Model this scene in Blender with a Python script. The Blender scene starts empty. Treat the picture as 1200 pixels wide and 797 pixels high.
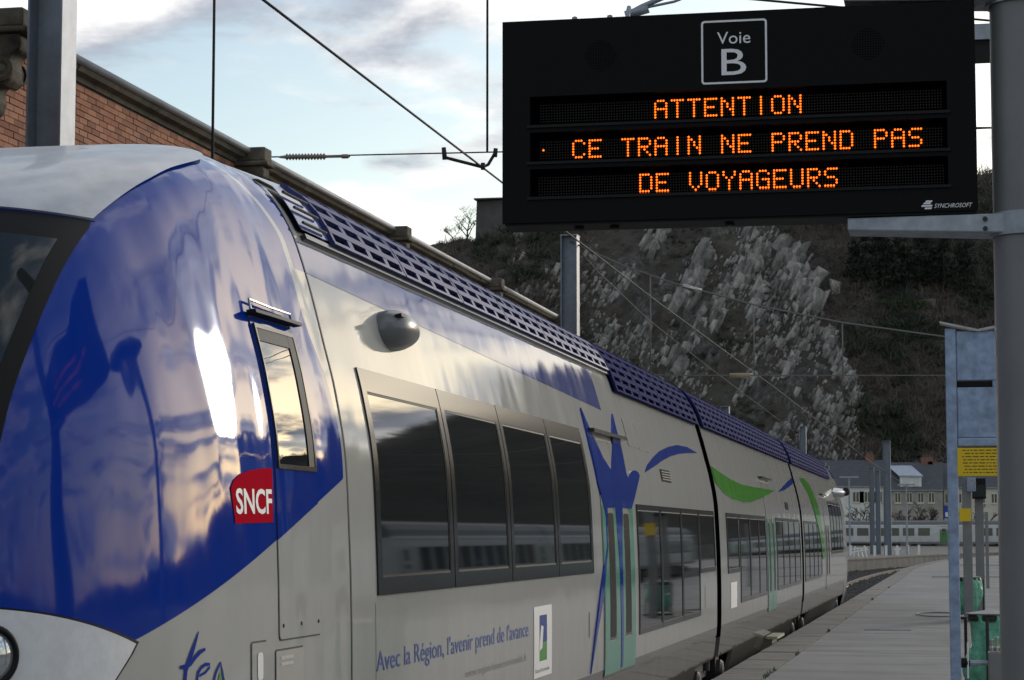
import bpy, bmesh, math, random
import numpy as np
from mathutils import Vector, Matrix, Euler
random.seed(7)
SC = bpy.context.scene
COL = SC.collection
R = math.radians
# ------------------------------------------------------------------ camera
EYE = Vector((0, 0, 2.2)); YAW = -0.19961; PITCH = 0.08728; FPX = 2600.0
cam_d = bpy.data.cameras.new("camera"); cam = bpy.data.objects.new("camera", cam_d); COL.objects.link(cam)
cam.location = EYE; cam.rotation_euler = (math.pi/2+PITCH, 0, -YAW)
cam_d.sensor_width = 36; cam_d.lens = FPX/1200*36; cam_d.clip_start = .1; cam_d.clip_end = 6000
cam_d.dof.use_dof = True; cam_d.dof.focus_distance = 13.0; cam_d.dof.aperture_fstop = 22
SC.camera = cam
# ------------------------------------------------------------------ world
SUN_AZ, SUN_EL = 25.0, 12.5
W = bpy.data.worlds.new("World"); SC.world = W; W.use_nodes = True
def build_world():
    nt = W.node_tree; nt.nodes.clear(); N = nt.nodes.new; L = nt.links.new
    out = N("ShaderNodeOutputWorld")
    sky = N("ShaderNodeTexSky"); sky.sky_type = 'NISHITA'; sky.sun_disc = False
    sky.sun_elevation = R(SUN_EL); sky.sun_rotation = R(SUN_AZ); sky.dust_density = 1.0
    b1 = N("ShaderNodeBackground"); b1.inputs[1].default_value = .10; L(sky.outputs[0], b1.inputs[0])
    tc = N("ShaderNodeTexCoord"); sp = N("ShaderNodeSeparateXYZ"); L(tc.outputs["Generated"], sp.inputs[0])
    def M(op, a, b=None, c=None):
        n = N("ShaderNodeMath"); n.operation = op
        for i, v in enumerate((a, b, c)):
            if v is None: continue
            if isinstance(v, (int, float)): n.inputs[i].default_value = v
            else: L(v, n.inputs[i])
        return n.outputs[0]
    zz = M('ADD', M('MAXIMUM', sp.outputs[2], 0.0), .16)
    px = M('DIVIDE', sp.outputs[0], zz); py = M('DIVIDE', sp.outputs[1], zz)
    cb = N("ShaderNodeCombineXYZ"); L(px, cb.inputs[0]); L(py, cb.inputs[1])
    def noise(scale, off, det=7, rough=.55, dist=.25):
        mp = N("ShaderNodeMapping"); mp.inputs[1].default_value = off; L(cb.outputs[0], mp.inputs[0])
        n = N("ShaderNodeTexNoise"); n.inputs["Scale"].default_value = scale; n.inputs["Detail"].default_value = det
        n.inputs["Roughness"].default_value = rough; n.inputs["Distortion"].default_value = dist
        L(mp.outputs[0], n.inputs[0]); return n.outputs[0]
    def ramp(v, a, b, smooth=True):
        n = N("ShaderNodeMapRange"); n.interpolation_type = 'SMOOTHSTEP'
        n.inputs[1].default_value = a; n.inputs[2].default_value = b; L(v, n.inputs[0]); return n.outputs[0]
    cover = ramp(noise(1.9, (3.1, 1.7, 0)), .45, .57)
    shade = ramp(noise(2.3, (7.3, 4.4, 0), 7, .55), .44, .62)
    fine = noise(5.0, (1, 2, 0), 6, .6)
    mix = N("ShaderNodeMix"); mix.data_type = 'RGBA'
    mix.inputs[6].default_value = (1.0, .985, .96, 1); mix.inputs[7].default_value = (.38, .41, .48, 1)
    L(shade, mix.inputs[0])
    # brighter veil round the sun behind the cloud
    d = Vector((math.sin(R(SUN_AZ))*math.cos(R(SUN_EL)), math.cos(R(SUN_AZ))*math.cos(R(SUN_EL)), math.sin(R(SUN_EL))))
    dot = N("ShaderNodeVectorMath"); dot.operation = 'DOT_PRODUCT'; L(tc.outputs["Generated"], dot.inputs[0]); dot.inputs[1].default_value = d
    glow = M('POWER', M('MAXIMUM', dot.outputs["Value"], 0.0), 90.0)
    st = M('ADD', M('MULTIPLY', M('MULTIPLY', glow, 1.4), ramp(noise(2.6, (5, 9, 0), 6, .6), .36, .66)), M('ADD', M('MULTIPLY', fine, .45), .54))
    # cloud lit from behind is brighter towards the sun than away from it
    fwd = M('ADD', M('MULTIPLY', M('POWER', M('MULTIPLY', M('ADD', dot.outputs["Value"], 1.0), .5), 3.2), .32), .72)
    st = M('MULTIPLY', st, fwd)
    b2 = N("ShaderNodeBackground"); L(mix.outputs[2], b2.inputs[0]); L(st, b2.inputs[1])
    ms = N("ShaderNodeMixShader"); L(cover, ms.inputs[0]); L(b1.outputs[0], ms.inputs[1]); L(b2.outputs[0], ms.inputs[2])
    L(ms.outputs[0], out.inputs[0])
build_world()
sun_d = bpy.data.lights.new("sun", 'SUN'); sun = bpy.data.objects.new("sun", sun_d); COL.objects.link(sun)
sun_d.energy = .5; sun_d.angle = R(10); sun_d.color = (1, .95, .88)
_sd = Vector((math.sin(R(SUN_AZ))*math.cos(R(SUN_EL)), math.cos(R(SUN_AZ))*math.cos(R(SUN_EL)), math.sin(R(SUN_EL))))
sun.rotation_euler = _sd.to_track_quat('Z', 'Y').to_euler()
sun.location = _sd*300
VS = SC.view_settings; VS.view_transform = 'Standard'; VS.look = 'None'; VS.exposure = .74; VS.gamma = 1
SC.cycles.max_bounces = 5; SC.cycles.diffuse_bounces = 2; SC.cycles.glossy_bounces = 3
# ------------------------------------------------------------------ helpers
_F = Vector((math.sin(YAW)*math.cos(PITCH), math.cos(YAW)*math.cos(PITCH), math.sin(PITCH)))
_R = Vector((math.cos(YAW), -math.sin(YAW), 0)); _U = _R.cross(_F)
def ray(px, py):
    return ((px-600)*_R-(py-398.5)*_U+FPX*_F).normalized()
def at(px, py, Y):                       # the point of the photo's sight line at depth Y
    d = ray(px, py); return EYE+d*(Y/d.y)
def tag(o, label=None, cat=None, group=None, kind=None):
    if label: o["label"] = label
    if cat: o["category"] = cat
    if group: o["group"] = group
    if kind: o["kind"] = kind
    return o
def empty(name, loc, label=None, cat=None, group=None, rz=0):
    o = bpy.data.objects.new(name, None); COL.objects.link(o); o.location = loc; o.rotation_euler = (0, 0, rz)
    o.empty_display_size = .3
    return tag(o, label, cat, group)
def copy_tree(o, parent=None):
    c = o.copy(); COL.objects.link(c); c.parent = parent
    if parent is not None: c.matrix_parent_inverse = o.matrix_parent_inverse.copy()
    for ch in list(o.children): copy_tree(ch, c)
    return c
def link_mesh(name, me, mat, parent=None, smooth=False, local=False):
    o = bpy.data.objects.new(name, me); COL.objects.link(o)
    if mat is not None: me.materials.append(mat)
    if smooth: me.polygons.foreach_set("use_smooth", [True]*len(me.polygons))
    if parent is not None:
        o.parent = parent
        if parent.type == 'EMPTY' and not local:
            o.matrix_parent_inverse = (Matrix.Translation(parent.location) @ parent.rotation_euler.to_matrix().to_4x4()).inverted()
    return o
class MB:
    def __init__(s): s.v = []; s.f = []
    def add(s, vs, fs):
        b = len(s.v); s.v += [tuple(p) for p in vs]; s.f += [tuple(b+i for i in f) for f in fs]; return s
    def box(s, x0, x1, y0, y1, z0, z1):
        return s.add([(x0,y0,z0),(x1,y0,z0),(x1,y1,z0),(x0,y1,z0),(x0,y0,z1),(x1,y0,z1),(x1,y1,z1),(x0,y1,z1)],
                     [(0,3,2,1),(4,5,6,7),(0,1,5,4),(1,2,6,5),(2,3,7,6),(3,0,4,7)])
    def obox(s, c, ax, ay, az):            # oriented box, half-axis vectors
        c, ax, ay, az = map(Vector, (c, ax, ay, az)); vs = []
        for k in (-1, 1):
            for i, j in ((-1,-1),(1,-1),(1,1),(-1,1)): vs.append(c+ax*i+ay*j+az*k)
        return s.add(vs, [(0,3,2,1),(4,5,6,7),(0,1,5,4),(1,2,6,5),(2,3,7,6),(3,0,4,7)])
    def tube(s, pts, r, n=8, cap=True):
        pts = [Vector(p) for p in pts]; rs = r if isinstance(r, (list, tuple)) else [r]*len(pts)
        rings = []; prev = None
        for i, p in enumerate(pts):
            t = (pts[min(i+1, len(pts)-1)]-pts[max(i-1, 0)]).normalized()
            if prev is None: a = Vector((0,0,1)) if abs(t.z) < .9 else Vector((1,0,0)); u = t.cross(a).normalized()
            else: u = (prev-t*prev.dot(t)).normalized()
            prev = u; w = t.cross(u)
            rings.append([p+(u*math.cos(2*math.pi*k/n)+w*math.sin(2*math.pi*k/n))*rs[i] for k in range(n)])
        vs = [q for rg in rings for q in rg]; fs = []
        for i in range(len(pts)-1):
            for k in range(n):
                a = i*n+k; b = i*n+(k+1) % n; fs.append((a, b, b+n, a+n))
        if cap: fs.append(tuple(range(n-1, -1, -1))); fs.append(tuple((len(pts)-1)*n+k for k in range(n)))
        return s.add(vs, fs)
    def lathe(s, c, axis, prof, n=24):     # prof: (radius, distance along axis)
        c = Vector(c); t = Vector(axis).normalized(); a = Vector((0,0,1)) if abs(t.z) < .9 else Vector((1,0,0))
        u = t.cross(a).normalized(); w = t.cross(u); vs = []; fs = []
        for r, h in prof:
            for k in range(n): vs.append(c+t*h+(u*math.cos(2*math.pi*k/n)+w*math.sin(2*math.pi*k/n))*max(r, 1e-4))
        for i in range(len(prof)-1):
            for k in range(n):
                a_ = i*n+k; b_ = i*n+(k+1) % n; fs.append((a_, b_, b_+n, a_+n))
        return s.add(vs, fs)
    def prism(s, poly, axis_vec):          # polygon of 3-D points swept by axis_vec
        n = len(poly); a = Vector(axis_vec); vs = [Vector(p) for p in poly]+[Vector(p)+a for p in poly]
        fs = [tuple(range(n-1, -1, -1)), tuple(range(n, 2*n))]+[(i, (i+1) % n, (i+1) % n+n, i+n) for i in range(n)]
        return s.add(vs, fs)
    def mesh(s, name):
        me = bpy.data.meshes.new(name); me.from_pydata(s.v, [], s.f); me.validate(); me.update(); return me
    def build(s, name, mat, parent=None, smooth=False, local=False, fix=False):
        me = s.mesh(name)
        if fix:
            bm = bmesh.new(); bm.from_mesh(me); bmesh.ops.recalc_face_normals(bm, faces=bm.faces); bm.to_mesh(me); bm.free()
        return link_mesh(name, me, mat, parent, smooth, local)
def autosmooth(o, ang=35):
    me = o.data; me.polygons.foreach_set("use_smooth", [True]*len(me.polygons))
    try: me.set_sharp_from_angle(angle=R(ang))
    except Exception: pass
    return o
def bevel(o, w, seg=2):
    m = o.modifiers.new("bevel", 'BEVEL'); m.width = w; m.segments = seg; m.limit_method = 'ANGLE'; return o
# ------------------------------------------------------------------ materials
def mat(name, col, rough=.5, metal=0., coat=0., coat_r=.05, var=0., vscale=3., bump=0., bscale=20., spec=.5, stretch=None, col2=None, rvar=0.):
    m = bpy.data.materials.new(name); m.use_nodes = True; nt = m.node_tree; N = nt.nodes.new; L = nt.links.new
    p = nt.nodes["Principled BSDF"]; p.inputs["Base Color"].default_value = (*col, 1); p.inputs["Roughness"].default_value = rough
    p.inputs["Metallic"].default_value = metal; p.inputs["Coat Weight"].default_value = coat; p.inputs["Coat Roughness"].default_value = coat_r
    p.inputs["Specular IOR Level"].default_value = spec
    vec = None
    if var or bump or col2 or rvar:
        g = N("ShaderNodeNewGeometry"); mp = N("ShaderNodeMapping"); L(g.outputs["Position"], mp.inputs[0])
        if stretch: mp.inputs["Scale"].default_value = stretch
        vec = mp.outputs[0]
    if var or col2 or rvar:
        n = N("ShaderNodeTexNoise"); n.inputs["Scale"].default_value = vscale; n.inputs["Detail"].default_value = 8; n.inputs["Roughness"].default_value = .62
        L(vec, n.inputs[0])
        r = N("ShaderNodeMapRange"); r.inputs[1].default_value = .3; r.inputs[2].default_value = .7; L(n.outputs[0], r.inputs[0])
        mx = N("ShaderNodeMix"); mx.data_type = 'RGBA'; L(r.outputs[0], mx.inputs[0])
        c2 = col2 if col2 else tuple(c*(1-var) for c in col)
        c1 = col if col2 else tuple(min(1, c*(1+var*.6)) for c in col)
        mx.inputs[6].default_value = (*c1, 1); mx.inputs[7].default_value = (*c2, 1); L(mx.outputs[2], p.inputs["Base Color"])
        if rvar:
            rr = N("ShaderNodeMapRange"); rr.inputs[3].default_value = rough-rvar; rr.inputs[4].default_value = rough+rvar
            L(r.outputs[0], rr.inputs[0]); L(rr.outputs[0], p.inputs["Roughness"])
    if bump:
        n = N("ShaderNodeTexNoise"); n.inputs["Scale"].default_value = bscale; n.inputs["Detail"].default_value = 6; L(vec, n.inputs[0])
        b = N("ShaderNodeBump"); b.inputs["Strength"].default_value = bump; b.inputs["Distance"].default_value = .02; L(n.outputs[0], b.inputs["Height"]); L(b.outputs[0], p.inputs["Normal"])
    return m
def emit(name, col, strength):
    m = bpy.data.materials.new(name); m.use_nodes = True; p = m.node_tree.nodes["Principled BSDF"]
    p.inputs["Base Color"].default_value = (0.02, .01, 0, 1); p.inputs["Emission Color"].default_value = (*col, 1); p.inputs["Emission Strength"].default_value = strength; return m
CREAM = (.49, .48, .45); BLUE = (.002, .032, .30)
def paint(name, base, attr=None, col_attr=BLUE, skirt=False, wave=.06):
    """glossy coach paint, slight panel waviness, road grime and a painted-in platform reflection; attr = vertex float that picks the second livery colour"""
    m = bpy.data.materials.new(name); m.use_nodes = True; nt = m.node_tree; N = nt.nodes.new; L = nt.links.new
    p = nt.nodes["Principled BSDF"]; p.inputs["Roughness"].default_value = .5; p.inputs["Specular IOR Level"].default_value = 0.0; p.inputs["Coat IOR"].default_value = 1.38; p.inputs["Coat Weight"].default_value = .9; p.inputs["Coat Roughness"].default_value = .045
    g = N("ShaderNodeNewGeometry"); mp = N("ShaderNodeMapping"); L(g.outputs["Position"], mp.inputs[0]); mp.inputs["Scale"].default_value = (1, 1.0, .35)
    n = N("ShaderNodeTexNoise"); n.inputs["Scale"].default_value = 4.0; n.inputs["Detail"].default_value = 9; n.inputs["Roughness"].default_value = .65; L(mp.outputs[0], n.inputs[0])
    r = N("ShaderNodeMapRange"); r.inputs[1].default_value = .35; r.inputs[2].default_value = .75; r.inputs[3].default_value = 0; r.inputs[4].default_value = .08; L(n.outputs[0], r.inputs[0])
    col = None
    if attr:
        a = N("ShaderNodeAttribute"); a.attribute_name = attr
        st = N("ShaderNodeMapRange"); st.inputs[1].default_value = -.0015; st.inputs[2].default_value = .0015; L(a.outputs["Fac"], st.inputs[0])
        mx = N("ShaderNodeMix"); mx.data_type = 'RGBA'; L(st.outputs[0], mx.inputs[0]); mx.inputs[6].default_value = (*base, 1); mx.inputs[7].default_value = (*col_attr, 1); col = mx.outputs[2]
    if skirt:
        sp = N("ShaderNodeSeparateXYZ"); L(g.outputs["Position"], sp.inputs[0])
        st = N("ShaderNodeMapRange"); st.inputs[1].default_value = 1.078; st.inputs[2].default_value = 1.082; L(sp.outputs[2], st.inputs[0])
        mx = N("ShaderNodeMix"); mx.data_type = 'RGBA'; L(st.outputs[0], mx.inputs[0]); mx.inputs[6].default_value = (.17, .165, .155, 1)
        if col: L(col, mx.inputs[7])
        else: mx.inputs[7].default_value = (*base, 1)
        col = mx.outputs[2]
    # brake dust and rain streaks, with the platform's brown reflection painted in low down
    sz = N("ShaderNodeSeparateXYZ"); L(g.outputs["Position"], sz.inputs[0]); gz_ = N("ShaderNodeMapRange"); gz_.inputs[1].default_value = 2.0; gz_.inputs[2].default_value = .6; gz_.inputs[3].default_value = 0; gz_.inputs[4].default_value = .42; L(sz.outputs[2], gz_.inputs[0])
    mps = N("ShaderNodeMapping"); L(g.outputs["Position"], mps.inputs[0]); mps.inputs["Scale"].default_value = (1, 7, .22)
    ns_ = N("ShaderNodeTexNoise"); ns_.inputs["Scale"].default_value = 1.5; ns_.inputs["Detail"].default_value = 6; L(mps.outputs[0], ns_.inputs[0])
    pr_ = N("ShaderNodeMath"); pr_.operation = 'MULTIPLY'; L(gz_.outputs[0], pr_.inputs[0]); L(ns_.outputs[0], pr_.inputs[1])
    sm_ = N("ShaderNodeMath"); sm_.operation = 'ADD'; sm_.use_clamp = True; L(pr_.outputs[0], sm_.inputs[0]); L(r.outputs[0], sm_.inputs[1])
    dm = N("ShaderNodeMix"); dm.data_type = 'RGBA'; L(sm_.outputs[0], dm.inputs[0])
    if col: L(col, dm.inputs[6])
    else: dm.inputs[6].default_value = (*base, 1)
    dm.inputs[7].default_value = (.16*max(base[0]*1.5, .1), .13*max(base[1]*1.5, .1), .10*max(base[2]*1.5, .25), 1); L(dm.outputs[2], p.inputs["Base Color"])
    n2 = N("ShaderNodeTexNoise"); n2.inputs["Scale"].default_value = 1.6; n2.inputs["Detail"].default_value = 1.5; L(mp.outputs[0], n2.inputs[0])
    b = N("ShaderNodeBump"); b.inputs["Strength"].default_value = wave; b.inputs["Distance"].default_value = .1; L(n2.outputs[0], b.inputs["Height"])
    L(b.outputs[0], p.inputs["Coat Normal"]); L(b.outputs[0], p.inputs["Normal"])
    rr = N("ShaderNodeMapRange"); rr.inputs[1].default_value = .3; rr.inputs[2].default_value = .75; rr.inputs[3].default_value = .03; rr.inputs[4].default_value = .12 if attr is None else .09
    L(n.outputs[0], rr.inputs[0]); L(rr.outputs[0], p.inputs["Coat Roughness"])
    return m
M = {}
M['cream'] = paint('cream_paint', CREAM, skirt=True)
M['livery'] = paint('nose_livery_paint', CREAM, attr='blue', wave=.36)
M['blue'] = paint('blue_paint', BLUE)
M['stripe_blue'] = paint('stripe_blue_sky_tint', (.09, .11, .30))  # livery blue paled so its sky reflection sits in the colour
M['flower'] = paint('flower_blue_paint', (.015, .05, .33))
M['green'] = paint('green_paint', (.10, .38, .045))
M['mint'] = paint('mint_paint', (.16, .40, .30))
M['grille_blue'] = mat('grille_blue_hill_reflection', (.012, .018, .105), .85, var=.25, vscale=6, spec=.04)  # same blue darkened; the hill's dark reflection is put into the colour
M['slit'] = mat('door_slit_glass', (.003, .003, .004), .25, spec=.06)
M['roof_blue'] = mat('roof_blue_sky_reflection', (.035, .045, .17), .5, var=.25, vscale=6, spec=.25)  # paler copy of the grille blue with the sky's reflection in its colour
M['visor'] = mat('visor_grey', (.56, .57, .60), .42, var=.18, vscale=9, stretch=(1, .4, 1), coat=.2)
M['roof'] = mat('roof_grey', (.36, .37, .40), .5, var=.2, vscale=5)
M['bumper'] = mat('bumper_white', (.68, .69, .72), .42, var=.14, vscale=12, coat=.15)
M['black'] = mat('black_rubber', (.008, .008, .009), .6, spec=.2)
M['seam'] = mat('panel_seam', (.02, .02, .02), .7)
M['frame'] = mat('window_frame_grey', (.020, .024, .028), .14, spec=.2)
M['glass'] = mat('tinted_glass', (.008, .010, .012), .03, spec=.6)
M['screen'] = mat('windscreen_glass', (.012, .016, .018), .02, spec=.6)
M['steel'] = mat('bare_steel', (.45, .44, .42), .32, metal=1., var=.2, vscale=30)
M['pod'] = mat('pod_grey', (.16, .165, .17), .35, coat=.3)
M['under'] = mat('underframe_dirt', (.035, .03, .026), .8, var=.4, vscale=10, bump=.4)
M['white'] = mat('white_paint', (.75, .75, .74), .45)
M['red'] = mat('logo_red', (.50, .012, .028), .6, spec=0.)
M['textblue'] = mat('text_blue', (.03, .09, .36), .5, spec=.2)
M['textgrey'] = mat('text_grey', (.25, .25, .25), .4, coat=.3)
M['galv'] = mat('galvanised_steel', (.30, .33, .38), .48, metal=.25, var=.25, vscale=14, rvar=.1)
M['galvblue'] = mat('galvanised_blue_steel', (.27, .35, .50), .5, metal=.15, var=.35, vscale=11, rvar=.1)
M['mast'] = mat('mast_grey_paint', (.15, .153, .157), .45, var=.12, vscale=3, bump=.05, bscale=60)
M['hsteel'] = mat('catenary_mast_steel', (.19, .215, .26), .5, metal=.3, var=.2, vscale=6)
M['wire'] = mat('dark_wire', (.03, .03, .034), .6, spec=.15)
M['signblack'] = mat('sign_black', (.0014, .0022, .0028), .55, spec=.12)
M['matte'] = mat('matte_black', (.0015, .0015, .0015), .9, spec=0.)
M['ledge'] = mat('display_ledge', (.002, .002, .0025), .14, spec=.3)
M['led_off'] = mat('unlit_led', (.016, .014, .010), .5, spec=.2)
M['led_on'] = emit('lit_led', (1, .13, .008), 1.9)
M['brick_mortar'] = mat('mortar', (.27, .22, .19), .9, var=.2)
M['cornice'] = mat('cornice_stone', (.16, .145, .11), .9, col2=(.035, .036, .028), vscale=2.2, bump=.6, bscale=9)
M['corbel'] = mat('corbel_stone', (.19, .165, .125), .9, col2=(.03, .03, .026), vscale=3.5, bump=.6, bscale=14)
M['gutter'] = mat('zinc_gutter', (.33, .34, .35), .6, var=.25, vscale=3)
M['yellow'] = mat('yellow_sign', (.75, .50, .0), .45, var=.06)
M['yellowtext'] = mat('sign_print', (.10, .075, .01), .5)
M['bag'] = mat('green_bag', (.15, .46, .31), .32, var=.35, vscale=14, bump=.7, bscale=18)
M['greysteel'] = mat('grey_post', (.20, .20, .20), .5, metal=.2, var=.15)
M['lens'] = mat('lamp_lens', (.55, .58, .6), .06, metal=.7)
M['mirrorglass'] = mat('cab_door_glass', (.01, .012, .014), .015, spec=.9)
M['hatchgrey'] = mat('hatch_grey', (.33, .325, .31), .45, coat=.2, var=.1)
M['step'] = mat('step_tread', (.36, .34, .24), .6)
M['asphalt'] = mat('platform_asphalt', (.28, .272, .262), .88, col2=(.19, .185, .18), vscale=.55, stretch=(1, .25, 1), bump=.35, bscale=45)
def asphalt_joints(m):
    nt = m.node_tree; N = nt.nodes.new; L = nt.links.new; p = nt.nodes["Principled BSDF"]; src = p.inputs["Base Color"].links[0].from_socket
    g = N("ShaderNodeNewGeometry"); mp = N("ShaderNodeMapping"); L(g.outputs["Position"], mp.inputs[0]); mp.inputs["Scale"].default_value = (.25, 1.4, 1)
    n = N("ShaderNodeTexNoise"); n.inputs["Scale"].default_value = 1.2; n.inputs["Detail"].default_value = 10; n.inputs["Roughness"].default_value = .7; L(mp.outputs[0], n.inputs[0])
    r = N("ShaderNodeMapRange"); r.inputs[1].default_value = .47; r.inputs[2].default_value = .66; r.inputs[4].default_value = .85; L(n.outputs[0], r.inputs[0])
    mx = N("ShaderNodeMix"); mx.data_type = 'RGBA'; L(r.outputs[0], mx.inputs[0]); L(src, mx.inputs[6]); mx.inputs[7].default_value = (.11, .106, .10, 1); L(mx.outputs[2], p.inputs["Base Color"])
asphalt_joints(M['asphalt'])
M['coping'] = mat('coping_stone', (.235, .215, .190), .88, col2=(.15, .138, .122), vscale=1.3, bump=.4, bscale=30)
M['ballast'] = mat('ballast', (.115, .105, .095), .95, col2=(.045, .042, .038), vscale=9, bump=1., bscale=14)
M['ground'] = mat('ground', (.085, .08, .07), .95, col2=(.05, .055, .035), vscale=.2, bump=.5, bscale=3)
M['concrete'] = mat('platform_wall', (.20, .19, .17), .9, col2=(.09, .088, .08), vscale=.9, bump=.3, bscale=8)
M['rail'] = mat('rail_steel', (.20, .17, .14), .4, metal=.7, var=.3)
M['sleeper'] = mat('sleeper', (.075, .06, .05), .9, var=.4)
def pchip(xs,ys):
    n=len(xs); h=[xs[i+1]-xs[i] for i in range(n-1)]; d=[(ys[i+1]-ys[i])/h[i] for i in range(n-1)]
    m=[0]*n; m[0]=d[0]; m[-1]=d[-1]
    for i in range(1,n-1):
        if d[i-1]*d[i]<=0: m[i]=0
        else:
            w1=2*h[i]+h[i-1]; w2=h[i]+2*h[i-1]; m[i]=(w1+w2)/(w1/d[i-1]+w2/d[i])
    def f(x):
        if x<=xs[0]: return ys[0]+(x-xs[0])*0
        if x>=xs[-1]: return ys[-1]
        i=0
        while x>xs[i+1]: i+=1
        t=(x-xs[i])/h[i]
        return ((1+2*t)*(1-t)**2*ys[i]+t*(1-t)**2*h[i]*m[i]+t*t*(3-2*t)*ys[i+1]+t*t*(t-1)*h[i]*m[i+1])
    return f
CX=-4.40
_wz=[(.25,1.30),(.45,1.36),(.8,1.44),(1.15,1.472),(1.5,1.475),(1.93,1.468),(2.22,1.457),(2.56,1.438),(2.9,1.382),(3.15,1.318),(3.43,1.243),(3.58,1.196),(3.7,1.15),(3.84,1.07),(3.95,.97),(4.02,.85),(4.07,.66),(4.095,.42),(4.105,.0)]
wz=pchip([a for a,b in _wz],[b for a,b in _wz])
yf=pchip([.3,1.0,1.75,2.3,2.65,3.0,3.43,3.7,3.93,4.06,4.105],[7.25,6.98,6.88,6.86,6.90,7.10,7.58,8.35,9.35,10.0,10.4])
nz=pchip([.3,2.65,3.43,3.9,4.1],[3.,3.,3.6,5.,5.])
y0=pchip([.3,2.4,3.2,3.7,3.95,4.105],[9.6,9.75,10.0,10.3,10.5,10.52])
def side_x(y,z):
    "half width at (y,z)"
    w=wz(z); a=y0(z)
    if y>=a: return w
    L=a-yf(z); t=(a-y)/L
    if t>=1: return 0.
    n=nz(z); return w*(1-t**n)**(1/n)
def front_y(x,z):
    w=wz(z); t=abs(x)/max(w,1e-6)
    if t>=1: return 99.
    n=nz(z); return y0(z)-(y0(z)-yf(z))*(1-t**n)**(1/n)
MIR = 67.16                               # the rear cab mirrors the front one
def SX(y, z): return side_x(y, z) if y < MIR/2 else side_x(MIR-y, z)
def SN(y, z):
    e = .004
    n = Vector((1, -(SX(y+e, z)-SX(y-e, z))/(2*e), -(SX(y, z+e)-SX(y, z-e))/(2*e))); return n.normalized()
def SP(y, z, off=0.):
    p = Vector((CX+SX(y, z), y, z)); return p+SN(y, z)*off if off else p
def yb(z): return _yb(z)
_yb = pchip([2.3, 2.42, 2.6, 2.88, 3.1, 3.26, 3.45, 3.62, 3.75, 3.84, 3.905, 3.96, 4.05], [10.40, 10.455, 10.465, 10.43, 10.33, 10.26, 10.25, 10.24, 10.14, 10.02, 9.88, 9.70, 9.4])
def blue_sdf(y, z):
    diag = (z-(1.798+(y-7.937)*.266))*.966
    a = min(diag, yb(z)-y)
    b = min(y-(yb(z)+.08), z-(3.492))
    return max(a, b)
def set_blue(me):
    at_ = me.attributes.new("blue", 'FLOAT', 'POINT')
    at_.data.foreach_set("value", [blue_sdf(v.co.y, v.co.z) for v in me.vertices])
def surf_mesh(name, polys, off, mat_, parent, zstep=.05, ystep=0, thick=0., livery=False, smooth=True):
    """thin panel of (y, z) polygons laid on the coach side, off metres proud of it, with returned edges"""
    bm = bmesh.new()
    for poly in polys:
        bm.faces.new([bm.verts.new((0, p[0], p[1])) for p in poly])
    bmesh.ops.remove_doubles(bm, verts=bm.verts, dist=1e-5)
    bmesh.ops.triangulate(bm, faces=bm.faces)
    zs = [v.co.z for v in bm.verts]; ys = [v.co.y for v in bm.verts]
    k = math.floor(min(zs)/zstep)+1
    while k*zstep < max(zs)-1e-4:
        bmesh.ops.bisect_plane(bm, geom=bm.verts[:]+bm.edges[:]+bm.faces[:], plane_co=(0, 0, k*zstep), plane_no=(0, 0, 1), dist=1e-5); k += 1
    if ystep:
        k = math.floor(min(ys)/ystep)+1
        while k*ystep < max(ys)-1e-4:
            bmesh.ops.bisect_plane(bm, geom=bm.verts[:]+bm.edges[:]+bm.faces[:], plane_co=(0, k*ystep, 0), plane_no=(0, 1, 0), dist=1e-5); k += 1
    bmesh.ops.recalc_face_normals(bm, faces=bm.faces)
    for f in bm.faces:
        if f.normal.x < 0: f.normal_flip()
    yz = {v: (v.co.y, v.co.z) for v in bm.verts}
    if thick:
        be = [e for e in bm.edges if e.is_boundary]
        r = bmesh.ops.extrude_edge_only(bm, edges=be)
        newv = [g for g in r['geom'] if isinstance(g, bmesh.types.BMVert)]
        old = {(round(y, 6), round(z, 6)) for y, z in yz.values()}
        low = set(newv)
        for v in newv: yz[v] = (v.co.y, v.co.z)
    else: low = set()
    for v in bm.verts:
        y, z = yz[v]; v.co = SP(y, z, off-(thick if v in low else 0))
    bmesh.ops.recalc_face_normals(bm, faces=bm.faces)
    me = bpy.data.meshes.new(name); bm.to_mesh(me); bm.free()
    # make sure the outer face looks away from the coach
    s = sum(p.normal.x*p.area for p in me.polygons if abs(p.normal.x) > .5)
    if s < 0: me.flip_normals()
    if livery: set_blue(me)
    o = link_mesh(name, me, mat_, parent)
    if smooth: autosmooth(o, 40)
    return o
def rect(y0, y1, z0, z1): return [(y0, z0), (y1, z0), (y1, z1), (y0, z1)]
def rrect(y0, y1, z0, z1, r=.05, n=4):
    pts = []
    for cy, cz, a0 in ((y1-r, z0+r, -90), (y1-r, z1-r, 0), (y0+r, z1-r, 90), (y0+r, z0+r, 180)):
        for i in range(n+1):
            a = R(a0+90*i/n); pts.append((cy+r*math.cos(a), cz+r*math.sin(a)))
    return pts
def ring(o, i):
    (a, b, c, d), (e, f, g, h) = rect(*o), rect(*i)
    return [[a, b, f, e], [b, c, g, f], [c, d, h, g], [d, a, e, h]]
def window(parent, y0, y1, z0, z1, mt=.12, mb=.09, ms=.07, name='window'):
    fr = surf_mesh(name, ring((y0, y1, z0, z1), (y0+ms, y1-ms, z0+mb, z1-mt)), .010, M['frame'], parent, thick=.010)
    surf_mesh('pane', [rect(y0+ms-.004, y1-ms+.004, z0+mb-.004, z1-mt+.004)], .004, M['glass'], fr)
    surf_mesh('glazing_seal', ring((y0+ms-.002, y1-ms+.002, z0+mb-.002, z1-mt+.002), (y0+ms+.012, y1-ms-.012, z0+mb+.012, z1-mt-.012)), .0065, M['black'], fr)
    return fr
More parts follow.
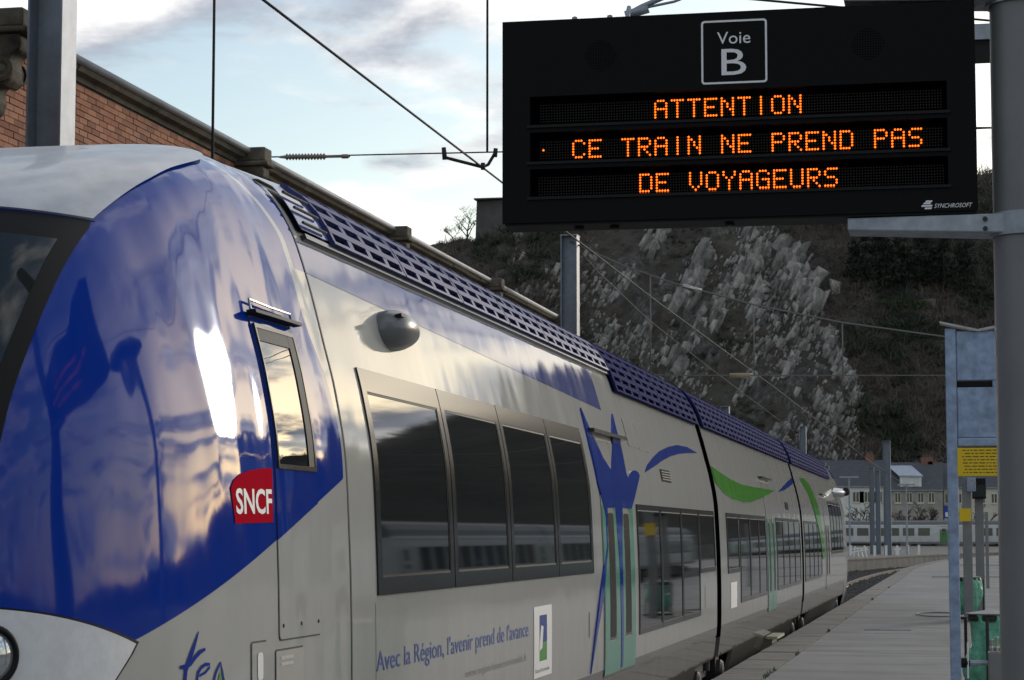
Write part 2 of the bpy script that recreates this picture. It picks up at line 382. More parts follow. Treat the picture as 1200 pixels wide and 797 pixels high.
ZS = [.98+.04*i for i in range(62)]; ZS = [z for z in ZS if z < 3.42]+[3.42, 3.47, 3.52, 3.57, 3.62, 3.66, 3.70, 3.74, 3.78, 3.815, 3.85, 3.885, 3.915, 3.945, 3.97, 3.99, 4.01, 4.03, 4.05, 4.065, 4.08, 4.09, 4.098, 4.103]
def shell(name, ya, yb_, mat_, parent, zs=ZS, inset=0.):
    prof = [(wz(z)-inset, z-inset) for z in zs]; pr = prof+[(-x, z) for x, z in reversed(prof)]
    n = len(pr); m = MB(); vs = [(CX+x, ya, z) for x, z in pr]+[(CX+x, yb_, z) for x, z in pr]
    m.add(vs, [(i, i+1, i+1+n, i+n) for i in range(n-1)]+[tuple(range(n)), tuple(range(2*n-1, n-1, -1))])
    return autosmooth(m.build(name, mat_, parent, fix=True), 40)
def cab_shell(parent, rear=False):
    zs = [.30+.034*i for i in range(95)]; zs = [z for z in zs if z < 3.42]+[3.42+.016*i for i in range(38)]; zs = [z for z in zs if z < 4.02]+[4.03, 4.04, 4.05, 4.06, 4.07, 4.08, 4.088, 4.094, 4.099, 4.1035]
    half = 150; vs = []
    for z in zs:
        w, a, L_, nn = wz(z), y0(z), y0(z)-yf(z), nz(z); row = []
        raw = [(w, 10.52)]+[(w*max(math.cos(math.pi/2*k/900), 0)**(2/nn), a-L_*math.sin(math.pi/2*k/900)**(2/nn)) for k in range(901)]
        acc = [0.]
        for k in range(1, len(raw)): acc.append(acc[-1]+math.hypot(raw[k][0]-raw[k-1][0], raw[k][1]-raw[k-1][1]))
        tt = np.linspace(0, acc[-1], half+1); rx = np.interp(tt, acc, [q[0] for q in raw]); ry = np.interp(tt, acc, [q[1] for q in raw]); rx[-1] = 0.
        row = [(float(x), float(y)) for x, y in zip(rx, ry)]
        full = row+[(-x, y) for x, y in reversed(row[:-1])]
        for x, y in full: vs.append((CX+x, (MIR-y) if rear else y, z))
    n = len(full); fs = []
    for i in range(len(zs)-1):
        for k in range(n-1):
            a = i*n+k; fs.append((a, a+1, a+1+n, a+n))
    fs.append(tuple((len(zs)-1)*n+k for k in range(n)))
    m = MB(); m.add(vs, fs); me = m.mesh('cab_shell')
    bm = bmesh.new(); bm.from_mesh(me); bmesh.ops.remove_doubles(bm, verts=bm.verts, dist=1e-5); bmesh.ops.recalc_face_normals(bm, faces=bm.faces); bm.to_mesh(me); bm.free()
    if rear:
        a_ = me.attributes.new("blue", 'FLOAT', 'POINT'); a_.data.foreach_set("value", [blue_sdf(MIR-v.co.y, v.co.z) if MIR-v.co.y < 8.6 or v.co.z > 3.6 else -1. for v in me.vertices])
    else: set_blue(me)
    return autosmooth(link_mesh('cab_shell', me, M['livery'], parent), 60)
def front_patch(name, rows, off, mat_, parent, rear=False, nu=28, skirt=.0):
    """rows: (z, half width) from bottom to top, laid on the front of the cab"""
    vs = []; n = 2*nu+1
    for z, xe in rows:
        xe = min(xe, wz(z)*.995)
        for k in range(-nu, nu+1):
            x = xe*k/nu; e = .004; y = front_y(x, z)
            gx = (front_y(x+e, z)-front_y(x-e, z))/(2*e) if abs(x)+e < wz(z) else 0
            gz = (front_y(x, z+e)-front_y(x, z-e))/(2*e)
            nv = Vector((gx, -1, gz)).normalized(); p = Vector((CX+x, y, z))+nv*off
            vs.append(p)
    if skirt:
        base = [Vector((v[0], v[1]+.05, v[2]-.012)) for v in vs[:n]]; vs = base+vs
    fs = [(i*n+k, i*n+k+1, (i+1)*n+k+1, (i+1)*n+k) for i in range(len(vs)//n-1) for k in range(n-1)]
    if rear: vs = [Vector((v[0], MIR-v[1], v[2])) for v in vs]
    m = MB(); m.add(vs, fs); o = m.build(name, mat_, parent, fix=True)
    me = o.data; s = sum(p.normal.y*p.area for p in me.polygons)
    if (s > 0) != rear: me.flip_normals()
    return autosmooth(o, 50)
def text_mesh(body, size=1., shear=0., spacing=1., extrude=0., width=None, bold=0.):
    cu = bpy.data.curves.new("text", 'FONT'); cu.offset = bold; cu.body = body; cu.size = size; cu.shear = shear; cu.space_character = spacing; cu.extrude = extrude; cu.resolution_u = 3
    o = bpy.data.objects.new("text", cu); COL.objects.link(o); bpy.context.view_layer.update()
    me = bpy.data.meshes.new_from_object(o.evaluated_get(bpy.context.evaluated_depsgraph_get())); bpy.data.objects.remove(o); bpy.data.curves.remove(cu)
    if width:
        xs = [v.co.x for v in me.vertices]; s = width/(max(xs)-min(xs)); x0 = min(xs)
        for v in me.vertices: v.co.x = (v.co.x-x0)*s
    return me
def side_text(name, body, ya, yb_, z0, zh, mat_, parent, off=.003, shear=0., dz=0., bold=0.):
    me = text_mesh(body, 1., shear, bold=bold)
    xs = [v.co.x for v in me.vertices]; zs = [v.co.y for v in me.vertices]; cap = .72
    for v in me.vertices:
        t = (v.co.x-min(xs))/(max(xs)-min(xs)); y = ya+(yb_-ya)*t; z = z0+v.co.y/cap*zh+dz*t
        v.co = SP(y, z, off)
    me.update(); s = sum(p.normal.x for p in me.polygons)
    if s < 0: me.flip_normals()
    return link_mesh(name, me, mat_, parent)
def side_words(name, body, ya, yb_, *a, **k):
    full = text_mesh(body); xs = [v.co.x for v in full.vertices]; x0_, x1_ = min(xs), max(xs); pre = ''
    for w_ in body.split(' '):
        t = text_mesh(pre+w_); e_ = max(v.co.x for v in t.vertices); o_ = text_mesh(w_); wx = [v.co.x for v in o_.vertices]
        side_text(name, w_, ya+(yb_-ya)*(e_-(max(wx)-min(wx))-x0_)/(x1_-x0_), ya+(yb_-ya)*(e_-x0_)/(x1_-x0_), *a, **k); pre += w_+' '
def stroke(pts, ws):                       # (y,z) ribbon polygon
    a, b = [], []
    for i, p in enumerate(pts):
        q0 = pts[max(i-1, 0)]; q1 = pts[min(i+1, len(pts)-1)]; t = Vector((q1[0]-q0[0], q1[1]-q0[1])).normalized(); nrm = Vector((-t.y, t.x)); w = ws[i] if isinstance(ws, (list, tuple)) else ws
        a.append((p[0]+nrm.x*w/2, p[1]+nrm.y*w/2)); b.append((p[0]-nrm.x*w/2, p[1]-nrm.y*w/2))
    return [[a[i], a[i+1], b[i+1], b[i]] for i in range(len(pts)-1)]
def seam(name, pts, w, parent, off=.0022, mat_=None):
    return surf_mesh(name, stroke(pts, w), off, mat_ or M['seam'], parent, ystep=.1, smooth=False)
def panel(name, y0_, y1_, z0, z1, parent, mat_=None, livery=False, r=.02, off=.006, gap=.008):
    """hatch or door leaf: a dark joint all round with the leaf standing a little proud inside it"""
    p = surf_mesh(name, [rrect(y0_, y1_, z0, z1, r)], off, mat_ or M['cream'], parent, ystep=.12 if y0_ < 10.6 else 0, thick=.004, livery=livery)
    surf_mesh('joint', [rrect(y0_-gap, y1_+gap, z0-gap, z1+gap, r+gap)], .0018, M['seam'], p, ystep=.12 if y0_ < 10.6 else 0)
    return p
def slab_on(m, ya, yb_, za, zb, off, th):
    n = max(1, int((zb-za)/.05)+1); vs = []
    for k in range(n+1):
        z = za+(zb-za)*k/n
        for o_ in (off, off-th):
            for y in (ya, yb_): vs.append(SP(min(max(y, 10.6), MIR-10.6) if False else y, z, o_))
    fs = []
    for k in range(n):
        a = k*4; b = a+4
        fs += [(a, a+1, b+1, b), (a, b, b+2, a+2), (a+1, a+3, b+3, b+1)]
    fs += [(0, 2, 3, 1), (n*4, n*4+1, n*4+3, n*4+2)]
    m.add(vs, fs)
def grille(parent, ya, yb_, za, zb, rows, pitch, mat_, skew=0.):
    m = MB(); bar = .034 if rows < 5 else .042
    zr = [za+(zb-za)*i/rows for i in range(rows+1)]
    for i, z in enumerate(zr): slab_on(m, ya, yb_, max(z-bar/2, za), min(z+bar/2, zb), .050, .03)
    n = max(1, round((yb_-ya)/pitch))
    for r_ in range(rows):
        for k in range(n+1):
            y = ya+(yb_-ya)*k/n
            w = (.09 if rows < 5 else .14) if k not in (0, n) else (.09 if rows < 5 else .20)
            slab_on(m, max(y-w/2, ya), min(y+w/2, yb_), zr[r_]+bar/2-.001, zr[r_+1]-bar/2+.001, .048, .026)
    o = m.build('roof_grille', mat_, parent, fix=True); return autosmooth(o, 30)
def bogie(parent, yc, pitch=1.25):
    b = MB(); b.box(CX+.98, CX+1.2, yc-1.7, yc+1.7, .42, .72); b.box(CX-1.2, CX-.98, yc-1.7, yc+1.7, .42, .72); b.box(CX-1.0, CX+1.0, yc-.35, yc+.35, .45, .8)
    for s in (-1, 1):
        b.box(CX+1.0, CX+1.3, yc+s*pitch-.22, yc+s*pitch+.22, .28, .66)
        b.tube([(CX+1.18, yc+s*pitch*.55, .5), (CX+1.18, yc+s*pitch*.55, .98)], .09, 10)
    bo = b.build('bogie', M['under'], parent)
    for s in (-1, 1):
        w = MB(); w.lathe((CX+.72, yc+s*pitch, .43), (1, 0, 0), [(.0, 0), (.46, 0), (.46, .03), (.43, .04), (.43, .14), (.36, .14), (.33, .11), (.12, .11), (.1, .2), (0, .2)], 28)
        w.build('wheel', M['steelwheel'], bo, smooth=False)
        d = MB(); d.lathe((CX+1.3, yc+s*pitch, .46), (1, 0, 0), [(.15, 0), (.15, .05), (.12, .08), (0, .08)], 16); d.build('axle_box', M['axle'], bo)
M['steelwheel'] = mat('wheel_steel', (.05, .043, .036), .8, var=.4, spec=.2)
M['axle'] = mat('axle_box_grey', (.07, .065, .06), .5, var=.3, vscale=20)
def entry_door(parent, ya, yb_, green=True, blue_over=False):
    d = surf_mesh('door', [rrect(ya-.02, yb_+.02, 1.0, 3.02, .03)], .0015, M['seam'], parent)
    mid = (ya+yb_)/2
    for (a, b) in ((ya, mid-.008), (mid+.008, yb_)):
        lf = surf_mesh('door_leaf', [rrect(a, b, 1.02, 3.0, .02)], .008, M['cream'], d, thick=.006)
        c = (a+b)/2; hw = (b-a)*.18
        surf_mesh('door_window', [rrect(c-hw, c+hw, 1.33, 2.38, min(.06, hw*.6))], .0125, M['slit'], d, thick=.004)
        surf_mesh('window_seal', ring((c-hw-.02, c+hw+.02, 1.31, 2.40), (c-hw, c+hw, 1.34, 2.37)), .0115, M['black'], d)
        if green:
            for (g0, g1) in ((a+.005, c-hw-.022), (c+hw+.022, b-.005)):
                surf_mesh('green_panel', [rect(g0, g1, 1.30, 2.44)], .0105, M['mint'], d)
            surf_mesh('green_panel', [rect(a+.005, b-.005, 1.03, 1.298)], .0105, M['mint'], d)
    rail = MB(); rail.obox(SP(mid, 3.06, .03), (0, (yb_-ya)/2+.06, 0), (.035, 0, 0), (-.004, 0, .016)); rail.build('drip_rail', M['frame'], d)
    return d
# ================================================================== front railcar
front = empty('railcar', (CX, 10, 0), 'near railcar with glossy blue nose, cab door and red logo', 'railcar')
cab = cab_shell(front)
surf_mesh('cab_joint', [rect(10.513, 10.533, .4, 3.96)], .003, M['seam'], front)
body1 = shell('body', 10.53, 27.02, M['cream'], front)
sk = [.32+.06*i for i in range(12)]
def skirt(parent, ya, yb_, za=.32, zb=.698, name='skirt'):
    m = MB(); prof = [(wz(za+(zb-za)*i/8)-.004, za+(zb-za)*i/8) for i in range(9)]; n = len(prof)
    for s in (1, -1):
        vs = [(CX+s*x, ya, z) for x, z in prof]+[(CX+s*x, yb_, z) for x, z in prof]+[(CX+s*(x-.05), ya, z) for x, z in prof]+[(CX+s*(x-.05), yb_, z) for x, z in prof]
        m.add(vs, [(i, i+1, i+1+n, i+n) for i in range(n-1)]+[(i, i+1, i+1+2*n, i+2*n) for i in range(n-1)]+[(i+n, i+1+n, i+1+3*n, i+3*n) for i in range(n-1)]+[(0, n, 3*n, 2*n)])
    return autosmooth(m.build(name, M['cream'], parent, fix=True), 40)
skirt(front, 10.53, 27.0, .70, .99, 'skirt_rail'); skirt(front, 10.53, 25.2)
u = MB(); u.box(CX-1.3, CX+1.3, 8.2, 24.5, .32, .96); u.build('underframe', M['under'], front)
# --- livery of the first car: blue band under the roof, paled with painted-in sky reflection, narrowing towards the door
poly = []
ys = [10.536+i*(21.6-10.536)/30 for i in range(31)]
lo = [(y, 3.492-(y-10.54)*.0225+.000*(y-10)**2) for y in ys]; hi = [(y, 3.655) for y in ys]
surf_mesh('roof_band', [[lo[i], lo[i+1], hi[i+1], hi[i]] for i in range(6, 24)]+[[lo[i], lo[i+1], hi[i+1], hi[i]] for i in range(6)], .0018, M['stripe_blue'], front)
# --- cab front
vis_e = pchip([3.42, 3.515, 3.68, 3.81, 3.9, 3.95, 4.02, 4.1], [1.072, 1.076, 1.066, 1.03, .985, .94, .82, .2])
zz_ = [3.425+.02*i for i in range(34)]; zz_ = [z for z in zz_ if z < 4.098]+[4.099]
front_patch('roof_visor', [(z, vis_e(z)) for z in zz_], .014, M['visor'], front, skirt=1)
front_patch('windscreen_surround', [(2.20+.035*i, 1.045+.035*math.sin(min(1, (.035*i)/.8)*1.57)-max(0, .2-.035*i)*.9) for i in range(35)]+[(3.421, 1.072)], .004, M['black'], front)
front_patch('windscreen', [(2.30+.035*i, .995+.04*math.sin(min(1, (.035*i)/.8)*1.57)) for i in range(30)], .010, M['screen'], front)
wp = MB(); wp.tube([(CX+.2, front_y(.2, 2.28)-.05, 2.28), (CX+.45, front_y(.45, 3.0)-.04, 3.0)], .012, 8); wp.build('wiper', M['black'], front)
def bump_rows(grow=0.):
    xe = pchip([.6, 1.2, 1.4, 1.664, 1.8, 1.97], [.98, 1.16, 1.225, 1.312, 1.345, 1.36]); vs = []
    return xe
def bumper_patch(name, grow, off, mat_, parent, rear=False):
    xe = bump_rows(); nu, nv = 48, 30; vs = []
    for j in range(nv+1):
        v = j/nv
        for i in range(-nu, nu+1):
            t = i/nu; u_ = math.copysign(1-(1-abs(t))**1.6, t); top = 1.955+grow-.165*abs(u_)**10; z = .62+(top-.62)*v; x = u_*(xe(z)+grow); x = max(-wz(z)*.997, min(wz(z)*.997, x)); e = .004
            gx = (front_y(x+e, z)-front_y(x-e, z))/(2*e) if abs(x)+e < wz(z)*.999 else math.copysign(6, x); gz = (front_y(x, z+e)-front_y(x, z-e))/(2*e)
            nv_ = Vector((gx, -1, gz)).normalized(); p = Vector((CX+x, front_y(x, z), z))+nv_*off; vs.append((p.x, MIR-p.y if rear else p.y, p.z))
    n = 2*nu+1; m = MB(); m.add(vs, [(i*n+k, i*n+k+1, (i+1)*n+k+1, (i+1)*n+k) for i in range(nv) for k in range(n-1)]); o = m.build(name, mat_, parent, fix=True)
    s = sum(p.normal.y*p.area for p in o.data.polygons)
    if (s > 0) != rear: o.data.flip_normals()
    return autosmooth(o, 50)
bumper_patch('bumper_joint', .006, .004, M['black'], front)
bp = bumper_patch('bumper', 0., .012, M['bumper'], front)
for s in (1, -1):
    c = Vector((CX+s*1.06, front_y(1.06, 1.775), 1.775)); e = .01
    nv = Vector((s*(front_y(1.072, 1.775)-front_y(1.048, 1.775))/.024, -1, (front_y(1.06, 1.785)-front_y(1.06, 1.765))/.02)).normalized()
    h = MB(); h.lathe(c-nv*.02, nv, [(.112, 0), (.112, .045), (.104, .056), (.090, .056), (.086, .03)], 32); hl = h.build('headlight', M['black'], front, smooth=True)
    h = MB(); h.lathe(c-nv*.01, nv, [(.088, .028), (.06, .012), (.03, .0), (.0, -.004)], 32); h.build('reflector', M['steel'], hl, smooth=True)
    h = MB(); h.lathe(c-nv*.01, nv, [(.088, .034), (.06, .048), (.03, .055), (.0, .057)], 32); h.build('lens', M['lens'] if 'lens' in M else M['glass'], hl, smooth=True)
# --- cab door with drop window
cd = panel('cab_door', 9.355, 9.985, 1.742, 3.16, front, M['livery'], True, .02)
surf_mesh('door_window_frame', ring((9.378, 9.962, 2.488, 3.132), (9.394, 9.940, 2.508, 3.112)), .016, M['frame'], cd, ystep=.1, thick=.010)
surf_mesh('door_glass', [rect(9.388, 9.86, 2.505, 3.115)], .0085, M['mirrorglass'] if 'mirrorglass' in M else M['glass'], cd, ystep=.1)
surf_mesh('window_channel', [rect(9.850, 9.945, 2.506, 3.114)], .013, M['black'], cd, thick=.004)
surf_mesh('window_top_seal', [rect(9.40, 9.93, 3.055, 3.112)], .0125, M['black'], cd, ystep=.1)
r_ = MB()
for k in range(6):
    a, b = 9.33+.115*k, 9.33+.115*(k+1)
    pa, pb = SP(a, 3.175, .03), SP(b, 3.175, .03); r_.obox((pa+pb)/2, (pb-pa)/2, (.022, 0, .003), (-.002, 0, .008))
r_.build('drip_rail', M['black'], cd)
r_ = MB(); r_.tube([SP(9.36, 3.19, .02), SP(9.37, 3.235, .02), SP(9.66, 3.225, .022), SP(9.96, 3.225, .02), SP(9.97, 3.19, .02)], .006, 6); r_.build('hand_rail', M['steel'], cd)
for (y, z) in ((9.40, 1.80), (9.67, 1.80), (9.94, 1.80)):
    b = MB(); b.lathe(SP(y, z, .004), SN(y, z), [(.009, 0), (.009, .006), (0, .007)], 10); b.build('screw', M['seam'], cd)
hp = panel('hatch', 8.985, 9.172, 1.38, 1.742, front, M['livery'], True, .01)
surf_mesh('sticker', [rrect(9.045, 9.115, 1.585, 1.70, .02)], .0085, M['white'], hp, ystep=.1)
hp2 = panel('hatch', 9.30, 9.70, 1.30, 1.693, front, M['hatchgrey'] if 'hatchgrey' in M else M['cream'], False, .008)
for zz0 in (1.655, 1.628): surf_mesh('hatch_print', [rect(9.36+.02*i, 9.373+.02*i, zz0, zz0+.014) for i in range(9)], .0085, M['white'], hp2)
# --- red logo
lg = surf_mesh('operator_logo', [[(8.788, 2.39), (8.825, 2.423), (8.897, 2.449), (9.001, 2.468), (9.142, 2.48), (9.315, 2.488), (9.296, 2.252), (9.048, 2.247), (8.826, 2.244)]], .0032 if False else .004, M['red'], front, ystep=.06)
side_text('logo_letters', 'SNCF', 8.835, 9.285, 2.287, .105, M['white'], lg, off=.0062, dz=.004, bold=.022)
# --- brush lettering on the cab side
def ribbon(pts, w): return stroke(pts, w)
tr = surf_mesh('brush_lettering', ribbon([(8.432,1.816),(8.408,1.784),(8.378,1.745),(8.341,1.701),(8.319,1.669),(8.312,1.633),(8.309,1.58)], [.006,.018,.028,.030,.028,.026,.02])+ribbon([(8.271,1.685),(8.319,1.683),(8.362,1.696),(8.4,1.717),(8.442,1.735),(8.492,1.744)], [.012,.022,.022,.020,.020,.012]), .0035, M['blue'], front, ystep=.08)
surf_mesh('letter', ribbon([(8.425,1.60),(8.416,1.63),(8.425,1.655),(8.452,1.673),(8.491,1.684),(8.531,1.682),(8.531,1.67),(8.491,1.652),(8.437,1.642)], [.012,.018,.018,.016,.014,.012,.012,.012,.01]), .0036, M['blue'], tr, ystep=.08)
surf_mesh('letter', ribbon([(8.556,1.59),(8.592,1.646),(8.637,1.685)], [.02,.018,.008])+ribbon([(8.637,1.685),(8.657,1.642),(8.678,1.59)], [.008,.016,.02]), .0036, M['blue'], tr, ystep=.08)
surf_mesh('letter', [[(8.60,1.59),(8.652,1.59),(8.634,1.653)]], .0034, M['green'], tr, ystep=.08)
# --- side camera pod above the first window
pod = MB(); cy, cz = 12.05, 3.315; nv = SN(cy, cz); tv = Vector((0, 1, 0)); uv = nv.cross(tv)*-1
if uv.z < 0: uv = -uv
prof = [(0., .05), (.015, .42), (.05, .70), (.11, .90), (.2, 1.0), (.32, .97), (.46, .85), (.6, .66), (.72, .42), (.79, .2), (.82, .05)]
vs = []; n = 14; Lp = .78
for t, k in prof:
    for i in range(n+1):
        a = math.pi*i/n
        vs.append(SP(cy-.30+t*Lp/.82, cz+.02*t, 0)+nv*(math.sin(a)*.155*k+.0)+uv*(-math.cos(a)*.115*k+.01))
fs = [(i*(n+1)+k, i*(n+1)+k+1, (i+1)*(n+1)+k+1, (i+1)*(n+1)+k) for i in range(len(prof)-1) for k in range(n)]+[tuple(range(n+1))]
pod.add(vs, fs); pd = autosmooth(pod.build('camera_pod', M['pod'], front, fix=True), 50)
pf = MB(); c0 = SP(cy-.19, cz+.055, .115); pf.obox(c0, (0, .055, 0), nv*.02, uv*.010); pf.build('camera_slot', M['black'], pd)
# --- windows of the high floor, door, low floor windows
for a, b in ((11.02, 12.76), (12.78, 14.46), (14.48, 16.20), (16.22, 17.80)): window(front, a, b, 1.888, 3.056, ms=.09)
seam('panel_joint', [(10.98, 1.10), (10.98, 1.85)], .006, front); seam('panel_joint', [(17.95, 1.1), (17.95, 3.4)], .006, front)
d1 = entry_door(front, 18.32, 20.08)
for a, b in ((20.36, 21.96), (21.98, 23.62), (23.64, 25.22)): window(front, a, b, 1.28, 2.475, mt=.05, mb=.05, ms=.05)
window(front, 25.26, 26.85, 1.76, 2.475, mt=.05, mb=.05, ms=.05)
panel('roof_hatch', 20.55, 21.25, 3.02, 3.28, front); panel('roof_hatch', 21.27, 21.95, 3.01, 3.27, front)
v = surf_mesh('air_vent', [rect(22.42, 23.16, 2.735, 2.86)], .006, M['frame'], front, thick=.006)
for k in range(4): surf_mesh('louvre', [rect(22.46, 23.12, 2.75+.026*k, 2.762+.026*k)], .012, M['seam'], v, thick=.004)
seam('grab_slot', [(17.56, 1.38), (17.56, 1.58)], .05, front); seam('grab_slot', [(25.7, 1.35), (25.7, 1.6)], .05, front)
# --- swash decoration
FL = [(18.189,3.247),(18.14,2.935),(18.22,2.629),(18.502,2.343),(18.497,2.1),(18.115,1.753),(17.831,1.417),(17.602,1.09),(17.917,1.414),(18.237,1.68),(18.543,2.1),(18.60,2.42),(19.05,2.43),(19.15,1.95),(19.20,1.05),(19.30,1.05),(19.33,2.05),(19.45,2.43),(19.998,2.43),(20.06,2.45),(20.25,2.53),(20.45,2.62),(20.66,2.70),(20.78,2.745),(20.74,2.775),(20.58,2.79),(20.40,2.785),(20.22,2.765),(20.08,2.735),(20.0,2.70),(19.93,2.75),(19.962,3.08),(19.972,3.291),(19.12,2.797),(19.02,2.758),(18.723,2.849),(18.448,3.016)]
surf_mesh('blue_flower_swash', [FL], .0142, M['flower'], front, thick=.012)
surf_mesh('blue_swoosh', [[(21.237,2.79),(21.536,2.873),(22.036,2.956),(22.732,3.05),(23.572,3.126),(24.494,3.185),(25.46,3.199),(26.389,3.163),(25.295,3.124),(24.424,3.083),(23.568,3.026),(22.81,2.956),(22.023,2.871)]], .0030, M['flower'], front)
side_words('slogan_word', "Avec la R\u00e9gion, l'avenir prend de l'avance", 10.99, 15.02, 1.506, .105, M['textblue'], front)
side_text('web_address', 'www.region-basse-normandie.fr', 13.05, 14.97, 1.345, .05, M['textgrey'], front)
po = surf_mesh('region_poster', [rect(15.22, 15.90, 1.20, 1.695)], .0030, M['white'], front)
surf_mesh('poster_field', [rect(15.42, 15.70, 1.44, 1.63)], .0042, M['flower'], po); surf_mesh('poster_field', [rect(15.42, 15.70, 1.31, 1.44)], .0042, M['green'], po)
surf_mesh('poster_field', [[(15.40,1.38),(15.52,1.40),(15.56,1.55),(15.47,1.56)]], .0050, M['white'], po)
side_text('poster_print', 'Basse-Normandie', 15.27, 15.80, 1.235, .03, M['textgrey'], po, off=.0042)
# --- roof edge of the first car
m = MB(); slab_on(m, 10.66, 20.44, 3.672, 3.697, .030, .03); m.build('gutter_rail', M['frame'], front, fix=True)
surf_mesh('grille_recess', [rect(11.15, 26.9, 3.70, 4.015)], .012, M['matte'], front, zstep=.015)
h_ = panel('roof_hatch', 10.62, 11.12, 3.715, 3.93, front, M['stripe_blue'], off=.03)
for k in range(3):
    b = MB(); b.tube([SP(10.66, 3.745+.075*k, .045), SP(11.08, 3.745+.075*k, .045)], .008, 6); b.build('hatch_bar', M['seam'], h_)
yy = 11.16
for k in range(6): grille(front, yy, yy+1.52, 3.70, 4.01, 4, .42, M['roof_blue']); yy += 1.545
surf_mesh('grille_recess', [rect(20.45, 26.95, 3.53, 3.72)], .012, M['matte'], front, zstep=.015)
yy = 20.47
while yy < 26.3: grille(front, yy, min(yy+1.6, 26.96), 3.52, 4.01, 6, .54, M['grille_blue']); yy += 1.625
an = MB(); an.lathe((at(125, 170, 11.4).x, 11.4, 4.08), (0, 0, 1), [(.17, 0), (.17, .09), (.11, .10), (.11, .17), (.10, .18), (0, .185)], 24); autosmooth(an.build('antenna', M['under'], front), 30)
an = MB(); an.add([(CX+.62, 10.75, 4.03), (CX+.95, 10.6, 3.985), (CX+.95, 11.3, 3.985), (CX+.62, 11.3, 4.10), (CX+.62, 11.0, 4.14), (CX+.86, 11.3, 4.06)], [(0, 1, 2, 3), (0, 1, 4), (1, 5, 4), (1, 2, 5), (0, 4, 3), (4, 5, 2, 3)]); an.build('roof_deflector', M['visor'], front)
bogie(front, 12.2)
# ================================================================== middle railcar
mid = empty('railcar', (CX, 34.6, 0), 'middle railcar with a long green swoosh, between the two black gangways', 'railcar')
shell('body', 27.48, 41.68, M['cream'], mid); skirt(mid, 27.5, 41.66, .70, .99, 'skirt_rail'); skirt(mid, 29.3, 39.9)
u = MB(); u.box(CX-1.3, CX+1.3, 29.5, 39.7, .32, .96); u.build('underframe', M['under'], mid)
window(mid, 28.3, 29.8, 1.70, 2.47, mt=.05, mb=.05, ms=.05)
for a, b in ((29.95, 31.40), (31.42, 32.80), (32.82, 34.0)): window(mid, a, b, 1.285, 2.47, mt=.05, mb=.05, ms=.05)
entry_door(mid, 34.2, 35.75)
for a, b in ((36.0, 37.3), (37.32, 38.6), (38.62, 39.9), (39.92, 41.25)): window(mid, a, b, 1.30, 2.465, mt=.05, mb=.05, ms=.05)
surf_mesh('green_swoosh', [[(27.50,2.93),(27.587,2.834),(28.385,2.721),(29.359,2.66),(30.723,2.64),(32.027,2.664),(34.023,2.758),(36.606,2.911),(34.659,2.901),(32.763,2.888),(30.959,2.886),(29.531,2.923),(28.13,2.998),(27.50,3.035)]], .0142, M['green'], mid, thick=.012)
surf_mesh('blue_swoosh', [[(37.25,2.895),(39.134,2.975),(41.66,3.145),(41.66,3.252),(41.505,3.243),(39.539,3.088)]], .003, M['flower'], mid)
surf_mesh('air_vent', [rect(38.3, 39.0, 2.62, 2.75)], .006, M['frame'], mid, thick=.004)
surf_mesh('notice', [rect(28.6, 29.4, 1.25, 1.58)], .003, M['white'], mid)
st = MB(); st.box(CX+1.42, CX+1.60, 34.3, 35.65, .60, .64); st.box(CX+1.3, CX+1.5, 34.5, 35.4, .40, .60); st.build('folding_step', M['step'] if 'step' in M else M['galv'], mid)
surf_mesh('grille_recess', [rect(27.55, 41.6, 3.53, 4.015)], .012, M['matte'], mid, zstep=.015)
yy = 27.56
while yy < 41.2: grille(mid, yy, min(yy+1.52, 41.62), 3.52, 4.01, 6, .51, M['grille_blue']); yy += 1.55
def gangway(parent, ya, yb_):
    m = MB(); zs = [.95+.16*i for i in range(20)]; zs = [z for z in zs if z < 3.9]+[3.9, 3.97, 4.02]
    n = 9; rows = []
    for j in range(n+1):
        y = ya+(yb_-ya)*j/n; ins = .03 if j % 2 else -.004
        pr = [(wz(z)-ins, z-ins*.3) for z in zs]; rows.append([(CX+x, y, z) for x, z in pr]+[(CX-x, y, z) for x, z in reversed(pr)])
    k = len(rows[0]); vs = [p for r in rows for p in r]
    m.add(vs, [(j*k+i, j*k+i+1, (j+1)*k+i+1, (j+1)*k+i) for j in range(n) for i in range(k-1)])
    return m.build('gangway_bellows', M['matte'], parent, fix=True)
gangway(mid, 27.0, 27.5); gangway(mid, 41.66, 42.12)
bogie(mid, 27.25); bogie(mid, 41.9)
# ================================================================== rear railcar
rear = empty('railcar', (CX, 50, 0), 'far end railcar with a green curve beside its cab, beyond the second gangway', 'railcar')
shell('body', 42.1, MIR-10.53, M['cream'], rear); cab_shell(rear, True); skirt(rear, 42.12, 56.6, .70, .99, 'skirt_rail'); skirt(rear, 43.9, 54.2)
u = MB(); u.box(CX-1.3, CX+1.3, 44, 58.5, .32, .96); u.build('underframe', M['under'], rear)
for a, b in ((42.45, 43.75), (43.77, 45.05), (45.07, 46.3), (46.32, 47.5)): window(rear, a, b, 1.30, 2.45, mt=.05, mb=.05, ms=.05)
entry_door(rear, 48.95, 50.5, green=False)
for a, b in ((51.2, 52.4), (52.45, 53.7), (53.75, 55.0), (55.05, 56.2)): window(rear, a, b, 1.75, 2.95, mt=.06, mb=.06, ms=.05)
surf_mesh('green_swoosh', [[(43.691,3.297),(44.971,3.32),(46.3,3.208),(47.286,2.846),(47.948,2.309),(48.68,1.666),(47.784,1.676),(46.998,2.218),(45.756,2.703),(45.006,3.021),(44.159,3.174)]], .0142, M['green'], rear, thick=.012)
surf_mesh('air_vent', [rect(46.1, 46.7, 2.55, 2.68)], .006, M['frame'], rear, thick=.004)
surf_mesh('grille_recess', [rect(42.2, 54.0, 3.53, 4.015)], .012, M['matte'], rear, zstep=.015)
yy = 42.2
